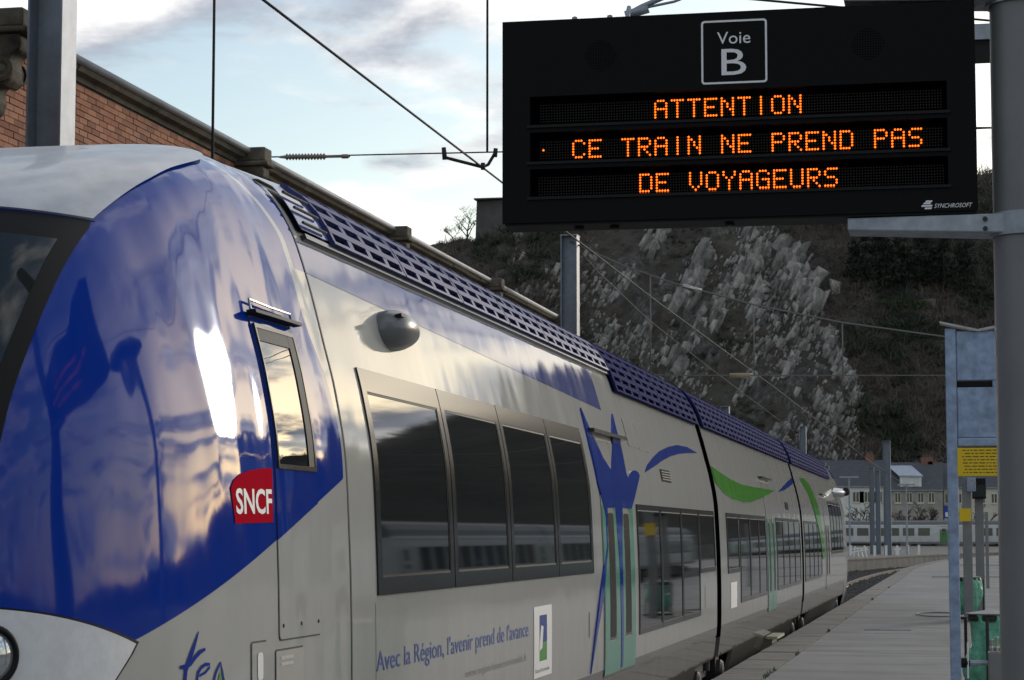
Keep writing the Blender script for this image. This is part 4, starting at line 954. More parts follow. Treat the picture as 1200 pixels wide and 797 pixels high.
# ================================================================== galvanised cabinet frame with yellow notice
FY = 18.0
fr = empty('equipment_rack', (at(1112, 700, FY).x, FY, .55), 'blue-grey galvanised steel frame with sheet panels left of the post', 'rack')
xl = at(1107, 385, FY).x; xr = xl+.085; zt = at(1107, 385, FY).z; xR = xl+.95
def tubebox(x0, x1, z0, z1, nm, mt, y0_=FY, d=.08): m = MB(); m.box(x0, x1, y0_, y0_+d, z0, z1); return bevel(m.build(nm, mt, fr), .008)
tubebox(xl, xr, .55, zt, 'post', M['galvblue']); tubebox(xR-.085, xR, .55, zt, 'post', M['galvblue'])
zA = at(1120, 388, FY).z; zB = at(1120, 446, FY).z; zC = at(1120, 454, FY).z; zD = at(1120, 513, FY).z; zE = at(1120, 523, FY).z
tubebox(xr+.003, xR-.088, zB, zA, 'sheet_panel', M['galvblue'], FY+.015, .02); tubebox(xr+.003, xR-.088, zD, zC, 'sheet_panel', M['galvblue'], FY+.015, .02)
tubebox(xr+.003, xR-.088, zE, zD-.003, 'crossbar', M['galvblue'], FY, .07); tubebox(xr+.28, xr+.34, zB+.003-.06, zB-.003, 'spacer', M['galvblue'], FY+.01, .03)
tubebox(xr+.003, xR-.088, zB-.055, zB-.004, 'dark_slot', M['black'], FY+.05, .02)
m = MB(); a_ = zt
m.add([(xl-.04, FY-.05, a_+.055), (xl+.26, FY-.02, a_-.01), (xl+.26, FY+.3, a_-.01), (xl-.04, FY+.3, a_+.055), (xl+.62, FY-.03, a_+.06), (xl+.62, FY+.3, a_+.06), (xl+.98, FY-.02, a_-.01), (xl+.98, FY+.3, a_-.01)]+[(xl-.04, FY-.05, a_+.04), (xl+.26, FY-.02, a_-.03), (xl+.62, FY-.03, a_+.045), (xl+.98, FY-.02, a_-.03)], [(0, 1, 2, 3), (1, 4, 5, 2), (4, 6, 7, 5), (8, 9, 1, 0), (9, 10, 4, 1), (10, 11, 6, 4)])
m.build('sheet_cap', mat('zinc_cap', (.42, .42, .41), .55, var=.3, vscale=8), fr)
def notice(px0, px1, py0, py1, Y, label, lines_, width=None):
    a_, b_ = at(px0, py0, Y), at(px1, py1, Y); x1_ = b_.x if width is None else a_.x+width
    m = MB(); m.box(a_.x, x1_, Y, Y+.012, b_.z, a_.z); o = bevel(m.build('yellow_notice', M['yellow']), .004); tag(o, label, 'notice')
    rg_ = random.Random(4); n_ = lines_
    t = MB()
    for i in range(n_):
        z = a_.z-(a_.z-b_.z)*(i+.9)/(n_+.9); x = a_.x+.03+rg_.uniform(0, .03); h_ = (a_.z-b_.z)/(n_+1)*.32; end = x1_-.03-rg_.uniform(0, .06)
        while x < end:
            w_ = rg_.uniform(.012, .05); t.add([(x, Y-.0015, z), (min(x+w_, end), Y-.0015, z), (min(x+w_, end), Y-.0015, z+h_), (x, Y-.0015, z+h_)], [(0, 1, 2, 3)]); x += w_+.010
    t.build('print_lines', M['yellowtext'], o); return o
notice(1122, 1167, 525, 558, FY-.02, 'yellow printed notice fixed under the blue-grey steel frame', 8, .60)
m = MB(); m.tube([(xl+.05, FY+.04, at(1128, 777, FY).z), (xR+.1, FY+.04, at(1128, 777, FY).z)], .022, 10); m.build('cross_rod', M['galv'], fr); m = MB(); zz = at(1128, 777, FY).z; m.lathe((xr+.03, FY+.04, zz), (1, 0, 0), [(.04, -.03), (.04, .02), (.02, .04), (0, .04)], 12); m.build('rod_clamp', M['black'], fr)
m = MB(); m.tube([(xr+.05, FY+.01, zz-.12), (xr+.052, FY+.01, zz+.16)], .008, 6); m.build('hook', M['white'], fr)
# small equipment box low on the frame
m = MB(); xx = at(1158, 770, FY).x; m.box(xx, xx+.28, FY-.02, FY+.16, at(1158, 797, FY).z-.4, at(1158, 764, FY).z); eb = bevel(m.build('equipment_box', M['greysteel']), .01); tag(eb, 'small grey equipment box low beside the big post', 'box')
for k, (dx, mt) in enumerate(((.03, M['steel']), (.07, M['steel']), (.12, M['yellow']), (.16, M['yellow']))):
    m = MB(); m.lathe((xx+dx, FY+.03, at(1158, 763.5, FY).z), (0, 0, 1), [(.022, 0), (.022, .03), (.014, .04), (.014, .09+.02*(k % 2)), (0, .1+.02*(k % 2))], 10); m.build('coupling', mt, eb)
# ================================================================== bins with green bags
def bin_stand(Y, pxl, pxr, top_px, label, postlabel, pxpost, ptop):
    a_ = at(pxl, top_px, Y); b_ = at(pxr, top_px, Y); xc = (a_.x+b_.x)/2; rad = max(.2, (b_.x-a_.x)/2); zt_ = a_.z
    bn = empty('litter_bin', (xc, Y, .55), label, 'bin', 'bag litter bins along the platform')
    m = MB(); m.lathe((xc, Y, zt_), (0, 0, 1), [(rad+.012, -.03), (rad+.02, 0), (rad+.012, .03), (rad-.02, .03), (rad-.02, -.03)], 28); m.build('hoop', M['under'], bn)
    rg_ = random.Random(int(Y)); m = MB(); rows_ = 14; n_ = 36; vs = []; H = zt_-.62
    for j in range(rows_+1):
        t = j/rows_; base = rad*(1.02+.10*math.sin(t*3.0)-.30*max(0, t-.72)/.28)
        for k in range(n_):
            a = 2*math.pi*k/n_; f = 1+.12*math.sin(3*a+t*5)*t+.08*math.sin(5*a+t*4)+.06*math.sin(9*a-t*7+1)+.04*math.sin(14*a+t*11)
            vs.append((xc+base*f*math.cos(a)+.03*math.sin(t*6), Y+base*f*math.sin(a), zt_+.035-t*H))
    m.add(vs, [(j*n_+k, j*n_+(k+1) % n_, (j+1)*n_+(k+1) % n_, (j+1)*n_+k) for j in range(rows_) for k in range(n_)]+[tuple(rows_*n_+k for k in range(n_))]); m.build('bag', M['bag'], bn, smooth=True, fix=True)
    for a in (.4, 2.5, 4.6):
        m = MB(); m.tube([(xc+math.cos(a)*(rad+.10), Y+math.sin(a)*(rad+.10), .55), (xc+math.cos(a)*(rad+.10), Y+math.sin(a)*(rad+.10), zt_)], .016, 8); m.build('leg', M['under'], bn)
    m = MB(); m.lathe((xc, Y, .57), (0, 0, 1), [(rad+.11, 0), (rad+.11, .03), (rad+.07, .03)], 28); m.build('foot_ring', M['under'], bn)
    m = MB(); m.lathe((xc, Y, zt_+.034), (0, 0, 1), [(rad+.03, 0), (rad+.035, .012), (.0, .05)], 28); m.build('lid', M['greysteel'], bn)
    return bn
bin_stand(22.6, 1139, 1182, 724, 'nearer bin with a crumpled green plastic bag beside the big post', '', 0, 0)
bin_stand(44.0, 1126, 1144, 679, 'farther bin with a small green bag between the grey poles', '', 0, 0)
def pole(px, hw, Y, top, label, cat='pole'):
    a_ = at(px, top, Y); m = MB(); m.box(a_.x-hw, a_.x+hw, Y-hw, Y+hw, .55, a_.z); o = bevel(m.build('steel_pole', M['greysteel']), .01); return tag(o, label, cat, 'square poles on the platform')
pole(1132.5, .088, 43.2, 556, 'square grey pole standing by the farther green bin')
pole(1147, .088, 47.0, 575, 'square grey pole behind the nearer green bin, carrying a black loudspeaker')
pole(1156, .05, 70, 600, 'thin grey pole far off just left of the big post')
notice(1124, 1138, 596, 611, 42.9, 'small yellow notice on the farther square pole', 0)
a_ = at(1146, 572, 46.7); m = MB(); m.box(a_.x-.12, a_.x+.16, 46.6, 46.88, a_.z-.22, a_.z+.20); o = bevel(m.build('loudspeaker', M['black']), .012); tag(o, 'small black loudspeaker box on the square pole behind the nearer bin', 'loudspeaker')
m = MB(); m.box(a_.x-.10, a_.x+.14, 46.588, 46.598, a_.z-.18, a_.z+.06); m.build('grille', M['frame'], o)
a_ = at(1137, 568, 43.); m = MB(); m.box(a_.x-.06, a_.x+.10, 42.9, 43.06, a_.z-.13, a_.z+.13); o = bevel(m.build('junction_box', M['galvblue']), .012); tag(o, 'blue-grey junction box on the farther square pole', 'junction box')
m = MB(); m.box(a_.x-.03, a_.x+.07, 42.892, 42.9, a_.z-.09, a_.z+.09); m.build('cover', M['galv'], o)
# hose loop lying on the platform
m = MB(); pts = []
for k in range(40):
    a = k/39*2*math.pi*1.3; pts.append((-.52+.42*math.cos(a)*(1+.1*math.sin(3*a)), 46.5+1.1*math.sin(a), .565))
m.tube(pts, .012, 6); tag(m.build('hose', mat('hose_green', (.07, .11, .09), .6), smooth=True), 'thin green hose looped on the platform near the steel frame', 'hose')
# ================================================================== coaches
M['coachgrey'] = mat('coach_grey', (.48, .49, .49), .45, coat=.3, var=.15, vscale=1.5)
M['coachroof'] = mat('coach_roof', (.13, .13, .14), .6)
M['coachdoor'] = mat('coach_door_green', (.07, .20, .06), .5)
def make_coach():
    r_ = empty('coach', (0, 0, 0)); Lh = 13.2
    pr = [(1.36, .95), (1.42, 1.3), (1.42, 2.3), (1.36, 3.1), (1.28, 3.42)]
    m = MB(); full = pr+[(-x, z) for x, z in reversed(pr)]; n = len(full); m.add([(-Lh, y, z) for y, z in full]+[(Lh, y, z) for y, z in full], [(i, (i+1) % n, (i+1) % n+n, i+n) for i in range(n)]+[tuple(range(n)), tuple(range(2*n-1, n-1, -1))]); m.build('body', M['coachgrey'], r_, local=True, fix=True)
    pr = [(1.285, 3.42), (1.2, 3.68), (.95, 3.9), (.5, 4.03), (0, 4.06)]; full = pr+[(-x, z) for x, z in reversed(pr[:-1])]; n = len(full); m = MB(); m.add([(-Lh, y, z) for y, z in full]+[(Lh, y, z) for y, z in full], [(i, (i+1) % n, (i+1) % n+n, i+n) for i in range(n)]+[tuple(range(n)), tuple(range(2*n-1, n-1, -1))]); rf = m.build('roof', M['coachroof'], r_, local=True, fix=True)
    for s in (-1, 1):
        m = MB(); m.box(-Lh, Lh, s*1.30-.03, s*1.30+.03, 3.36, 3.46); m.build('cantrail', M['white'], r_, local=True)
        m = MB(); m.box(-Lh+.02, Lh-.02, min(s*1.40, s*1.428), max(s*1.40, s*1.428), 1.0, 1.12); m.build('sill_band', M['coachroof'], r_, local=True)
        for k in range(10):
            x = -9.3+2.06*k; m = MB(); m.add([(x-.78, s*1.435, 1.98), (x+.78, s*1.435, 1.98), (x+.78, s*1.395, 3.03), (x-.78, s*1.395, 3.03)], [(0, 1, 2, 3)]); m.build('window', M['glass'], r_, local=True)
        for x in (-11.9, 11.9):
            m = MB(); m.add([(x-.55, s*1.43, 1.1), (x+.55, s*1.43, 1.1), (x+.55, s*1.432, 2.4), (x+.55, s*1.33, 3.25), (x-.55, s*1.33, 3.25), (x-.55, s*1.432, 2.4)], [(0, 1, 2, 5), (5, 2, 3, 4)]); d = m.build('door', M['coachdoor'] if x > 0 else M['coachgrey'], r_, local=True)
            m = MB(); m.add([(x-.25, s*1.44, 2.1), (x+.25, s*1.44, 2.1), (x+.25, s*1.405, 2.95), (x-.25, s*1.405, 2.95)], [(0, 1, 2, 3)]); m.build('door_window', M['glass'], d, local=True)
    for x in (-9.2, 9.2):
        m = MB(); m.box(x-1.8, x+1.8, -1.15, 1.15, .45, .8)
        bo = m.build('bogie', M['under'], r_, local=True)
        for dx in (-1.25, 1.25):
            w = MB(); w.lathe((x+dx, -.85, .45), (0, 1, 0), [(.0, 0), (.45, 0), (.45, .1), (.42, .12), (.42, 1.58), (.45, 1.6), (.45, 1.7), (0, 1.7)], 20); w.build('wheelset', M['steelwheel'], bo, local=True)
    m = MB(); m.box(-6, 6, -1.2, 1.2, .35, .93); m.build('equipment', M['under'], r_, local=True)
    return r_
c1 = make_coach(); c1.location = (at(1003, 620, 310).x, 310, 0)
tag(c1, 'grey passenger coach parked broadside below the white house', 'coach', 'grey coaches on the far track')
c2 = copy_tree(c1); c2.location = (c1.location.x+26.9, 310, 0); tag(c2, 'grey passenger coach parked broadside partly hidden by the steel frame', 'coach', 'grey coaches on the far track')
c3 = copy_tree(c1); c3.location = (13.2, 82, 0); c3.rotation_euler = (0, 0, math.pi/2); tag(c3, 'grey coach on the next track, seen mirrored in the near windows', 'coach', 'coaches mirrored in the train')
c4 = copy_tree(c1); c4.location = (13.2, 108.9, 0); c4.rotation_euler = (0, 0, math.pi/2); tag(c4, 'grey coach on the next track, mirrored in the middle windows', 'coach', 'coaches mirrored in the train')
c5 = copy_tree(c1); c5.location = (13.2, 135.8, 0); c5.rotation_euler = (0, 0, math.pi/2); tag(c5, 'grey coach on the next track, mirrored in the low windows past the first door', 'coach', 'coaches mirrored in the train')
# ================================================================== houses
M['slate'] = mat('slate', (.085, .09, .105), .6, var=.3, vscale=1.2, stretch=(1, 1, 3))
M['render_white'] = mat('white_render', (.76, .76, .71), .85, var=.15, vscale=.5)
M['render_grey'] = mat('grey_stone_render', (.36, .335, .29), .9, var=.25, vscale=.7)
M['render_cream'] = mat('cream_render', (.62, .58, .48), .9, var=.15, vscale=.5)
M['shutter'] = mat('shutter_white', (.62, .62, .60), .6); M['zincroof'] = mat('zinc_dormer', (.34, .40, .50), .4, var=.15, vscale=1)
M['chimney'] = mat('chimney_brick', (.22, .12, .09), .9, var=.3)
def house(px0, px1, eave, ridge, Y, wallm, label, wins, shutters=False, dormer=None, chim=(), depth=9.):
    a_, b_ = at(px0, eave, Y), at(px1, eave, Y); x0, x1 = a_.x, b_.x; ze = a_.z; zr = at(px0, ridge, Y+depth/2).z
    h = empty('house', ((x0+x1)/2, Y, -.4), label, 'house', 'houses below the cliff')
    m = MB(); m.box(x0, x1, Y, Y+depth, -.4, ze); m.build('wall', wallm, h)
    m = MB(); m.add([(x0-.15, Y-.35, ze-.1), (x1+.15, Y-.35, ze-.1), (x1+.15, Y+depth/2, zr), (x0-.15, Y+depth/2, zr), (x1+.15, Y+depth+.3, ze-.1), (x0-.15, Y+depth+.3, ze-.1)], [(0, 1, 2, 3), (3, 2, 4, 5), (0, 3, 5), (1, 4, 2)]); rf = m.build('roof', M['slate'], h, fix=True)
    m = MB(); m.box(x0-.15, x1+.15, Y-.45, Y-.30, ze-.2, ze-.05); m.build('gutter', M['gutter'], h)
    for cx, top, wd in chim:
        c = at(cx, top, Y+depth/2); m = MB(); m.box(c.x-wd, c.x+wd, Y+depth/2-.4, Y+depth/2+.4, zr-2, c.z); ch = m.build('chimney', M['chimney'], rf)
        for k in (-.5, 0, .5): q = MB(); q.lathe((c.x+k*wd, Y+depth/2, c.z), (0, 0, 1), [(.14, 0), (.11, .5), (.08, .5)], 10); q.build('chimney_pot', M['chimney'], ch)
    for (wx, wt, wb, whw) in wins:
        t, bb = at(wx, wt, Y), at(wx, wb, Y)
        for k in range(1):
            m = MB(); m.box(t.x-whw, t.x+whw, Y-.06, Y-.003, bb.z, t.z); f = m.build('window', M['shutter'], h)
            for s in (-1, 1): q = MB(); q.box(t.x+s*whw*.48-whw*.36, t.x+s*whw*.48+whw*.36, Y-.075, Y-.063, bb.z+.12, t.z-.12); q.build('pane', M['glass'], f)
            q = MB(); q.box(t.x-whw-.1, t.x+whw+.1, Y-.16, Y-.004, bb.z-.15, bb.z-.003); q.build('sill', M['render_cream'], f)
        if shutters:
            for s in (-1, 1):
                m = MB(); m.box(t.x+s*(whw+.42)-.36, t.x+s*(whw+.42)+.36, Y-.09, Y-.03, bb.z, t.z); m.build('shutter', M['shutter'], h)
    if dormer:
        d0, d1, dt, db = dormer; A, B = at(d0, dt, Y), at(d1, db, Y)
        m = MB(); m.box(A.x+.3, B.x-.3, Y+.3, Y+depth/2, B.z-.6, at(d0, dt+14, Y).z); dm = m.build('dormer', M['render_white'], h)
        zt_ = at(d0, dt+14, Y).z
        m = MB(); m.add([(A.x+.1, Y+.0, zt_), (B.x, Y+.0, zt_-.1), (B.x-2.3, Y+depth/2, at(d0, dt, Y).z), (A.x-2.2, Y+depth/2, at(d0, dt, Y).z), (A.x+.1, Y+.0, zt_-.2), (B.x, Y, zt_-.3)], [(0, 1, 2, 3), (4, 5, 1, 0)]); m.build('dormer_roof', M['zincroof'], dm)
        for k in (.3, .72):
            cx = A.x+(B.x-A.x)*k; q = MB(); q.box(cx-.45, cx+.45, Y+.22, Y+.29, B.z-.3, zt_-.45); q.build('dormer_window', M['shutter'], dm)
    return h
house(900, 1041, 570, 540, 384, M['render_white'], 'white rendered house with open white shutters beyond the train', [(1003, 576, 589, .55), (1016.5, 576, 589, .55), (1030, 576, 589, .55)], True, None, ((1019, 533, .7),))
house(1042.5, 1104.5, 574, 542, 380, M['render_grey'], 'grey stone house with a blue-grey zinc dormer and four windows', [(1052, 577, 589.5, .5), (1065.5, 577, 589.5, .5), (1079, 577, 589.5, .5), (1091.5, 577, 589.5, .5)], False, (1052, 1082, 543, 567), ((1086, 536, 1.0), (1093, 541, .8)))
house(1106, 1200, 571, 543, 383, M['render_cream'], 'cream house with slate roof right of the grey stone house', [(1111, 578, 590, .5), (1127, 578, 590, .5), (1151, 578, 590, .5), (1165, 578, 590, .5)], False, None, ((1140, 537, .8),))
house(1203, 1300, 571, 545, 386, M['render_white'], 'white house hidden behind the big post', [(1220, 578, 590, .5), (1245, 578, 590, .5)], False)
gw = MB(); a_ = at(900, 611, 330); gw.box(-60, 70, 335, 335.4, -.4, 3.4); tag(gw.build('boundary_wall', M['concrete']), 'long low concrete wall behind the grey coaches', 'wall')
# bare pollarded trees in front of the houses
M['bark'] = mat('bark', (.06, .05, .042), .9, var=.3, vscale=6)
M['twig'] = mat('twig', (.075, .06, .05), .9)
def bare_tree(loc, h, seed, label, group, spread=1., twigs=3, name='bare_tree', rmin=.02):
    rg = random.Random(seed); r_ = empty(name, loc, label, 'tree', group)
    T = MB(); Cw = MB()
    def grow(p, d, ln, rad, lev, mb):
        q = p; pts = [p]; dd = d
        for i in range(3):
            dd = (dd+Vector((rg.uniform(-.25, .25), rg.uniform(-.25, .25), rg.uniform(-.05, .2)))).normalized(); q = q+dd*ln/3; pts.append(q)
        mb.tube(pts, [max(rmin, rad*(1-.15*i)) for i in range(4)], 5 if lev else 8, cap=False)
        if lev >= twigs: return
        for k in range(rg.randint(3, 5)):
            a = rg.uniform(0, 6.28); nd = (dd*.6+Vector((math.cos(a), math.sin(a), rg.uniform(-.1, .6)))*spread*.75).normalized()
            grow(pts[rg.choice((2, 3, 3))], nd, ln*rg.uniform(.5, .72), rad*.5, lev+1, Cw)
    grow(Vector(loc), Vector((0, 0, 1)), h*.42, h*.03, 0, T)
    T.build('trunk', M['bark'], r_); Cw.build('crown', M['twig'], r_); return r_
for i, (px, Y, h) in enumerate(((1004, 352, 8.6), (1013, 355, 8.8), (1050, 350, 8.4), (1069, 353, 8.9), (1078, 352, 8.7), (1089, 354, 8.5), (1118, 352, 8.6), (1157, 352, 8.8))):
    p = at(px, 620, Y); lab = ['leftmost bare pollard tree in front of the white house', 'second bare pollard tree in front of the white house', 'bare pollard tree before the left end of the grey stone house', 'bare pollard tree below the middle windows of the grey house', 'bushy bare pollard tree below the grey house chimney', 'bare pollard tree before the right end of the grey house', 'bare pollard tree glimpsed beside the steel frame', 'bare pollard tree just left of the big post'][i]
    bare_tree((p.x, Y, -.4), h, 20+i, lab, 'pollard trees before the houses', 1.25, 3, rmin=.05)
# lamp posts on the opposite platform
def lamp(px, top, hw, label):
    Y = 178.; p = at(px, top, Y); r_ = empty('platform_lamp', (p.x, Y, .6), label, 'lamp post', 'twin-arm platform lamps')
    m = MB(); m.tube([(p.x, Y, .6), (p.x, Y, p.z)], [.09, .06], 10); m.build('column', M['galv'], r_)
    w_ = hw*Y/FPX; m = MB(); m.box(p.x-w_, p.x+w_, Y-.15, Y+.15, p.z, p.z+.12); m.build('lamp_head', M['galv'], r_)
lamp(995, 560, 11, 'twin-arm platform lamp right beside the rear cab'); lamp(1062, 569, 10, 'twin-arm platform lamp before the grey stone house')
for i, px in enumerate((997, 1025, 1038.5, 1064, 1077)):
    p = at(px, 651, 168 if px < 1050 else 178); Y = p.y; m = MB(); m.box(p.x-.09, p.x+.09, Y-.06, Y+.06, .60, 1.30); m.box(p.x-.11, p.x+.11, Y-.08, Y+.08, 1.302, 1.36); tag(bevel(m.build('white_post', M['white']), .01), 'short white post on the opposite platform, number %s from the left' % ['one', 'two', 'three', 'four', 'five'][i], 'post', 'short white posts on the opposite platform')
p = at(1051.5, 650, 172); m = MB(); Y = 172; m.add([(p.x-.13, Y, .6), (p.x+.13, Y, .6), (p.x+.13, Y, .95), (p.x+.27, Y, 1.05), (p.x+.25, Y, 1.18), (p.x+.1, Y, 1.14), (p.x+.06, Y, 1.36), (p.x-.06, Y, 1.36), (p.x-.1, Y, 1.14), (p.x-.25, Y, 1.18), (p.x-.27, Y, 1.05), (p.x-.13, Y, .95)], [tuple(range(12))])
ex = MB(); vv = [Vector(v) for v in m.v]; ex.prism(vv, (0, .12, 0)); tag(ex.build('cross_marker', M['white'], fix=True), 'white cross-shaped marker between the short white posts', 'marker')
bc = empty('white_barrier', (at(1008, 648, 160).x, 160, .6), 'tangled white tubular barrier on the opposite platform by the rear cab', 'barrier'); x = bc.location.x
for k, (a, b) in enumerate((((-.55, .3), (.55, .5)), ((-.5, .55), (.5, .62)), ((-.45, .0), (-.35, .75)), ((.2, .0), (.05, .6)), ((.45, .0), (.3, .8)), ((-.1, .0), (-.2, .65)))):
    m = MB(); m.tube([(x+a[0], 160, .6+a[1]), (x+b[0], 160+.1*(k % 2), .6+b[1])], .045, 8); m.build('tube', M['white'], bc)
bs = at(1111, 600, 140); m = MB(); m.box(bs.x-.25, bs.x+.25, 140, 140.05, bs.z-.4, bs.z+.4); o = m.build('blue_sign', mat('sign_blue', (.01, .03, .28), .4)); tag(o, 'small blue platform sign with a white mark beyond the steel frame', 'sign'); m = MB(); m.box(bs.x-.16, bs.x+.16, 139.985, 139.997, bs.z-.3, bs.z-.02); m.build('white_mark', M['white'], o); m = MB(); m.box(bs.x-.05, bs.x+.05, 140.06, 140.14, .2, bs.z+.4); m.build('pole', M['galv'], o)
# ================================================================== the cliff
def vnoise(x, y, seed=0):
    xi = np.floor(x).astype(int); yi = np.floor(y).astype(int); fx = x-xi; fy = y-yi; fx = fx*fx*(3-2*fx); fy = fy*fy*(3-2*fy)
    def h(a, b):
        n = (a*374761393+b*668265263+seed*974634777) & 0x7fffffff; n = ((n ^ (n >> 13))*1274126177) & 0x7fffffff; return ((n ^ (n >> 16)) & 0xffff)/65535.
    return (h(xi, yi)*(1-fx)+h(xi+1, yi)*fx)*(1-fy)+(h(xi, yi+1)*(1-fx)+h(xi+1, yi+1)*fx)*fy
def fbm(x, y, o=5, seed=0, g=.5):
    s = 0; a = 1; t = 0
    for i in range(o): s = s+a*vnoise(x, y, seed+i*17); t += a; a *= g; x = x*2.03+13.1; y = y*2.03+7.7
    return s/t
_cx = [-700, -400, -250, -170, -135, -110, -60, 0, 40, 80, 115, 150, 220, 400, 900]; _cz = [12, 16, 24, 60, 77, 80, 84, 89, 90, 87, 74, 49, 30, 22, 18]
def hill_z(x, y, want=False):
    cz = np.interp(x, _cx, _cz)
    s = np.clip((y-(424+6*np.sin(x*.03)))/140., 0, 1.6)
    prof = np.interp(s, [0, .08, .3, .55, .8, 1.0, 1.3, 1.6], [0, .07, .36, .68, .90, 1.0, 1.03, 1.0])
    z = -.5+cz*prof
    ridge = np.abs(fbm((x*.9+z*.35)*.06, y*.03+z*.02, 4, 3)-.5)*2
    z = z+(fbm(x*.03, y*.03, 5, 1)-.5)*14*np.clip(s*2.2, 0, 1)+(1-ridge)*5.0*np.clip(s*4, 0, 1)*np.clip((1.15-s)*3, 0, 1)+(fbm(x*.22, y*.22, 4, 9)-.5)*3.0*np.clip(s*4, 0, 1)
    c_ = np.cos(.42); s_ = np.sin(.42); ac = x*c_-z*s_; al = x*s_+z*c_
    rg_ = 1-np.abs(fbm(ac*.075+3, al*.030+y*.008, 4, 41)-.5)*2
    rb = np.interp(z, [10, 19, 36, 55, 72, 90], [-21, -22, -26, -32, -43, -50]); lb = -92
    W_ = np.clip((rb-x)/5+.5, 0, 1)*np.clip((x-lb)/26, 0.12, 1)*np.clip((z-8)/8, 0, 1)
    big = fbm(ac*.035, al*.02, 3, 63)
    rock_ = np.clip((rg_-.76)*5+(big-.47)*3.4+(fbm(ac*.35, al*.14, 3, 12)-.5)*2.2, 0, 1)*W_
    fin = fbm(ac*.55, al*.18, 4, 21)
    z = z+rock_*(1.2+3.6*fin)
    return (z, rock_) if want else z
nx, ny = 420, 210
gx = np.concatenate([np.linspace(-700, -180, 40), np.linspace(-177, -112, 70), np.linspace(-111.4, -15, 240), np.linspace(-14, 60, 80), np.linspace(64, 900, 80)]); gy = np.concatenate([np.linspace(415, 560, 330), np.linspace(561, 580, 12), np.linspace(590, 900, 32)])
X_, Y_ = np.meshgrid(gx, gy); Zh, RK = hill_z(X_, Y_, True)
vs = np.stack([X_.ravel(), Y_.ravel(), Zh.ravel()], 1); nx = len(gx); ny = len(gy)
idx = np.arange(nx*ny).reshape(ny, nx); fs = np.stack([idx[:-1, :-1].ravel(), idx[:-1, 1:].ravel(), idx[1:, 1:].ravel(), idx[1:, :-1].ravel()], 1)
def np_mesh(name, vs, fs):
    me = bpy.data.meshes.new(name); me.vertices.add(len(vs)); me.vertices.foreach_set("co", np.asarray(vs, dtype=np.float32).ravel())
    k = fs.shape[1]; me.loops.add(fs.size); me.loops.foreach_set("vertex_index", fs.astype(np.int32).ravel()); me.polygons.add(len(fs)); me.polygons.foreach_set("loop_start", np.arange(0, fs.size, k, dtype=np.int32)); me.polygons.foreach_set("loop_total", np.full(len(fs), k, dtype=np.int32)); me.update(); me.validate(); return me
def hill_mat():  # hillside tones lifted so the distance haze is in the colour
    m = bpy.data.materials.new('hillside'); m.use_nodes = True; nt = m.node_tree; N = nt.nodes.new; L = nt.links.new; p = nt.nodes["Principled BSDF"]; p.inputs["Roughness"].default_value = .95
    g = N("ShaderNodeNewGeometry")
    def ns(scale, det=8, st=None):
        mp = N("ShaderNodeMapping"); L(g.outputs["Position"], mp.inputs[0])
        if st: mp.inputs["Scale"].default_value = st
        n = N("ShaderNodeTexNoise"); n.inputs["Scale"].default_value = scale; n.inputs["Detail"].default_value = det; n.inputs["Roughness"].default_value = .65; L(mp.outputs[0], n.inputs[0]); return n.outputs[0]
    r1 = N("ShaderNodeValToRGB"); e = r1.color_ramp.elements; e[0].position = .3; e[0].color = (.042, .038, .033, 1); e[1].position = .72; e[1].color = (.060, .064, .040, 1); x = e.new(.5); x.color = (.075, .062, .050, 1); L(ns(.05), r1.inputs[0])
    r2 = N("ShaderNodeMapRange"); r2.inputs[1].default_value = .54; r2.inputs[2].default_value = .62; L(ns(.35), r2.inputs[0])
    mx = N("ShaderNodeMix"); mx.data_type = 'RGBA'; ml = N("ShaderNodeMath"); ml.operation = 'MULTIPLY'; L(r2.outputs[0], ml.inputs[0]); ml.inputs[1].default_value = .35; L(ml.outputs[0], mx.inputs[0]); L(r1.outputs[0], mx.inputs[6]); mx.inputs[7].default_value = (.10, .097, .09, 1); L(mx.outputs[2], p.inputs["Base Color"])
    at2 = N("ShaderNodeAttribute"); at2.attribute_name = 'rock'
    nn = N("ShaderNodeMath"); nn.operation = 'MULTIPLY_ADD'; L(ns(1.3, 6, (1, 1, .5)), nn.inputs[0]); nn.inputs[1].default_value = .9; L(at2.outputs["Fac"], nn.inputs[2])
    fr = N("ShaderNodeMapRange"); fr.interpolation_type = 'SMOOTHSTEP'; fr.inputs[1].default_value = .76; fr.inputs[2].default_value = .96; L(nn.outputs[0], fr.inputs[0])
    rc = N("ShaderNodeValToRGB"); e = rc.color_ramp.elements; e[0].position = .34; e[0].color = (.05, .047, .042, 1); e[1].position = .66; e[1].color = (.15, .145, .135, 1); x = e.new(.5); x.color = (.07, .067, .06, 1); L(ns(.9, 9, (1, 1, .45)), rc.inputs[0])
    m2 = N("ShaderNodeMix"); m2.data_type = 'RGBA'; L(fr.outputs[0], m2.inputs[0]); L(mx.outputs[2], m2.inputs[6]); L(rc.outputs[0], m2.inputs[7]); L(m2.outputs[2], p.inputs["Base Color"])
    b = N("ShaderNodeBump"); b.inputs["Strength"].default_value = .8; b.inputs["Distance"].default_value = 1.2; L(ns(.8), b.inputs["Height"]); L(b.outputs[0], p.inputs["Normal"]); return m
M['hill'] = hill_mat()
hme = np_mesh('hill', vs, fs); ra = hme.attributes.new('rock', 'FLOAT', 'POINT'); ra.data.foreach_set('value', RK.ravel().astype(np.float32))
hill = tag(link_mesh('hill', hme, M['hill']), kind='structure')
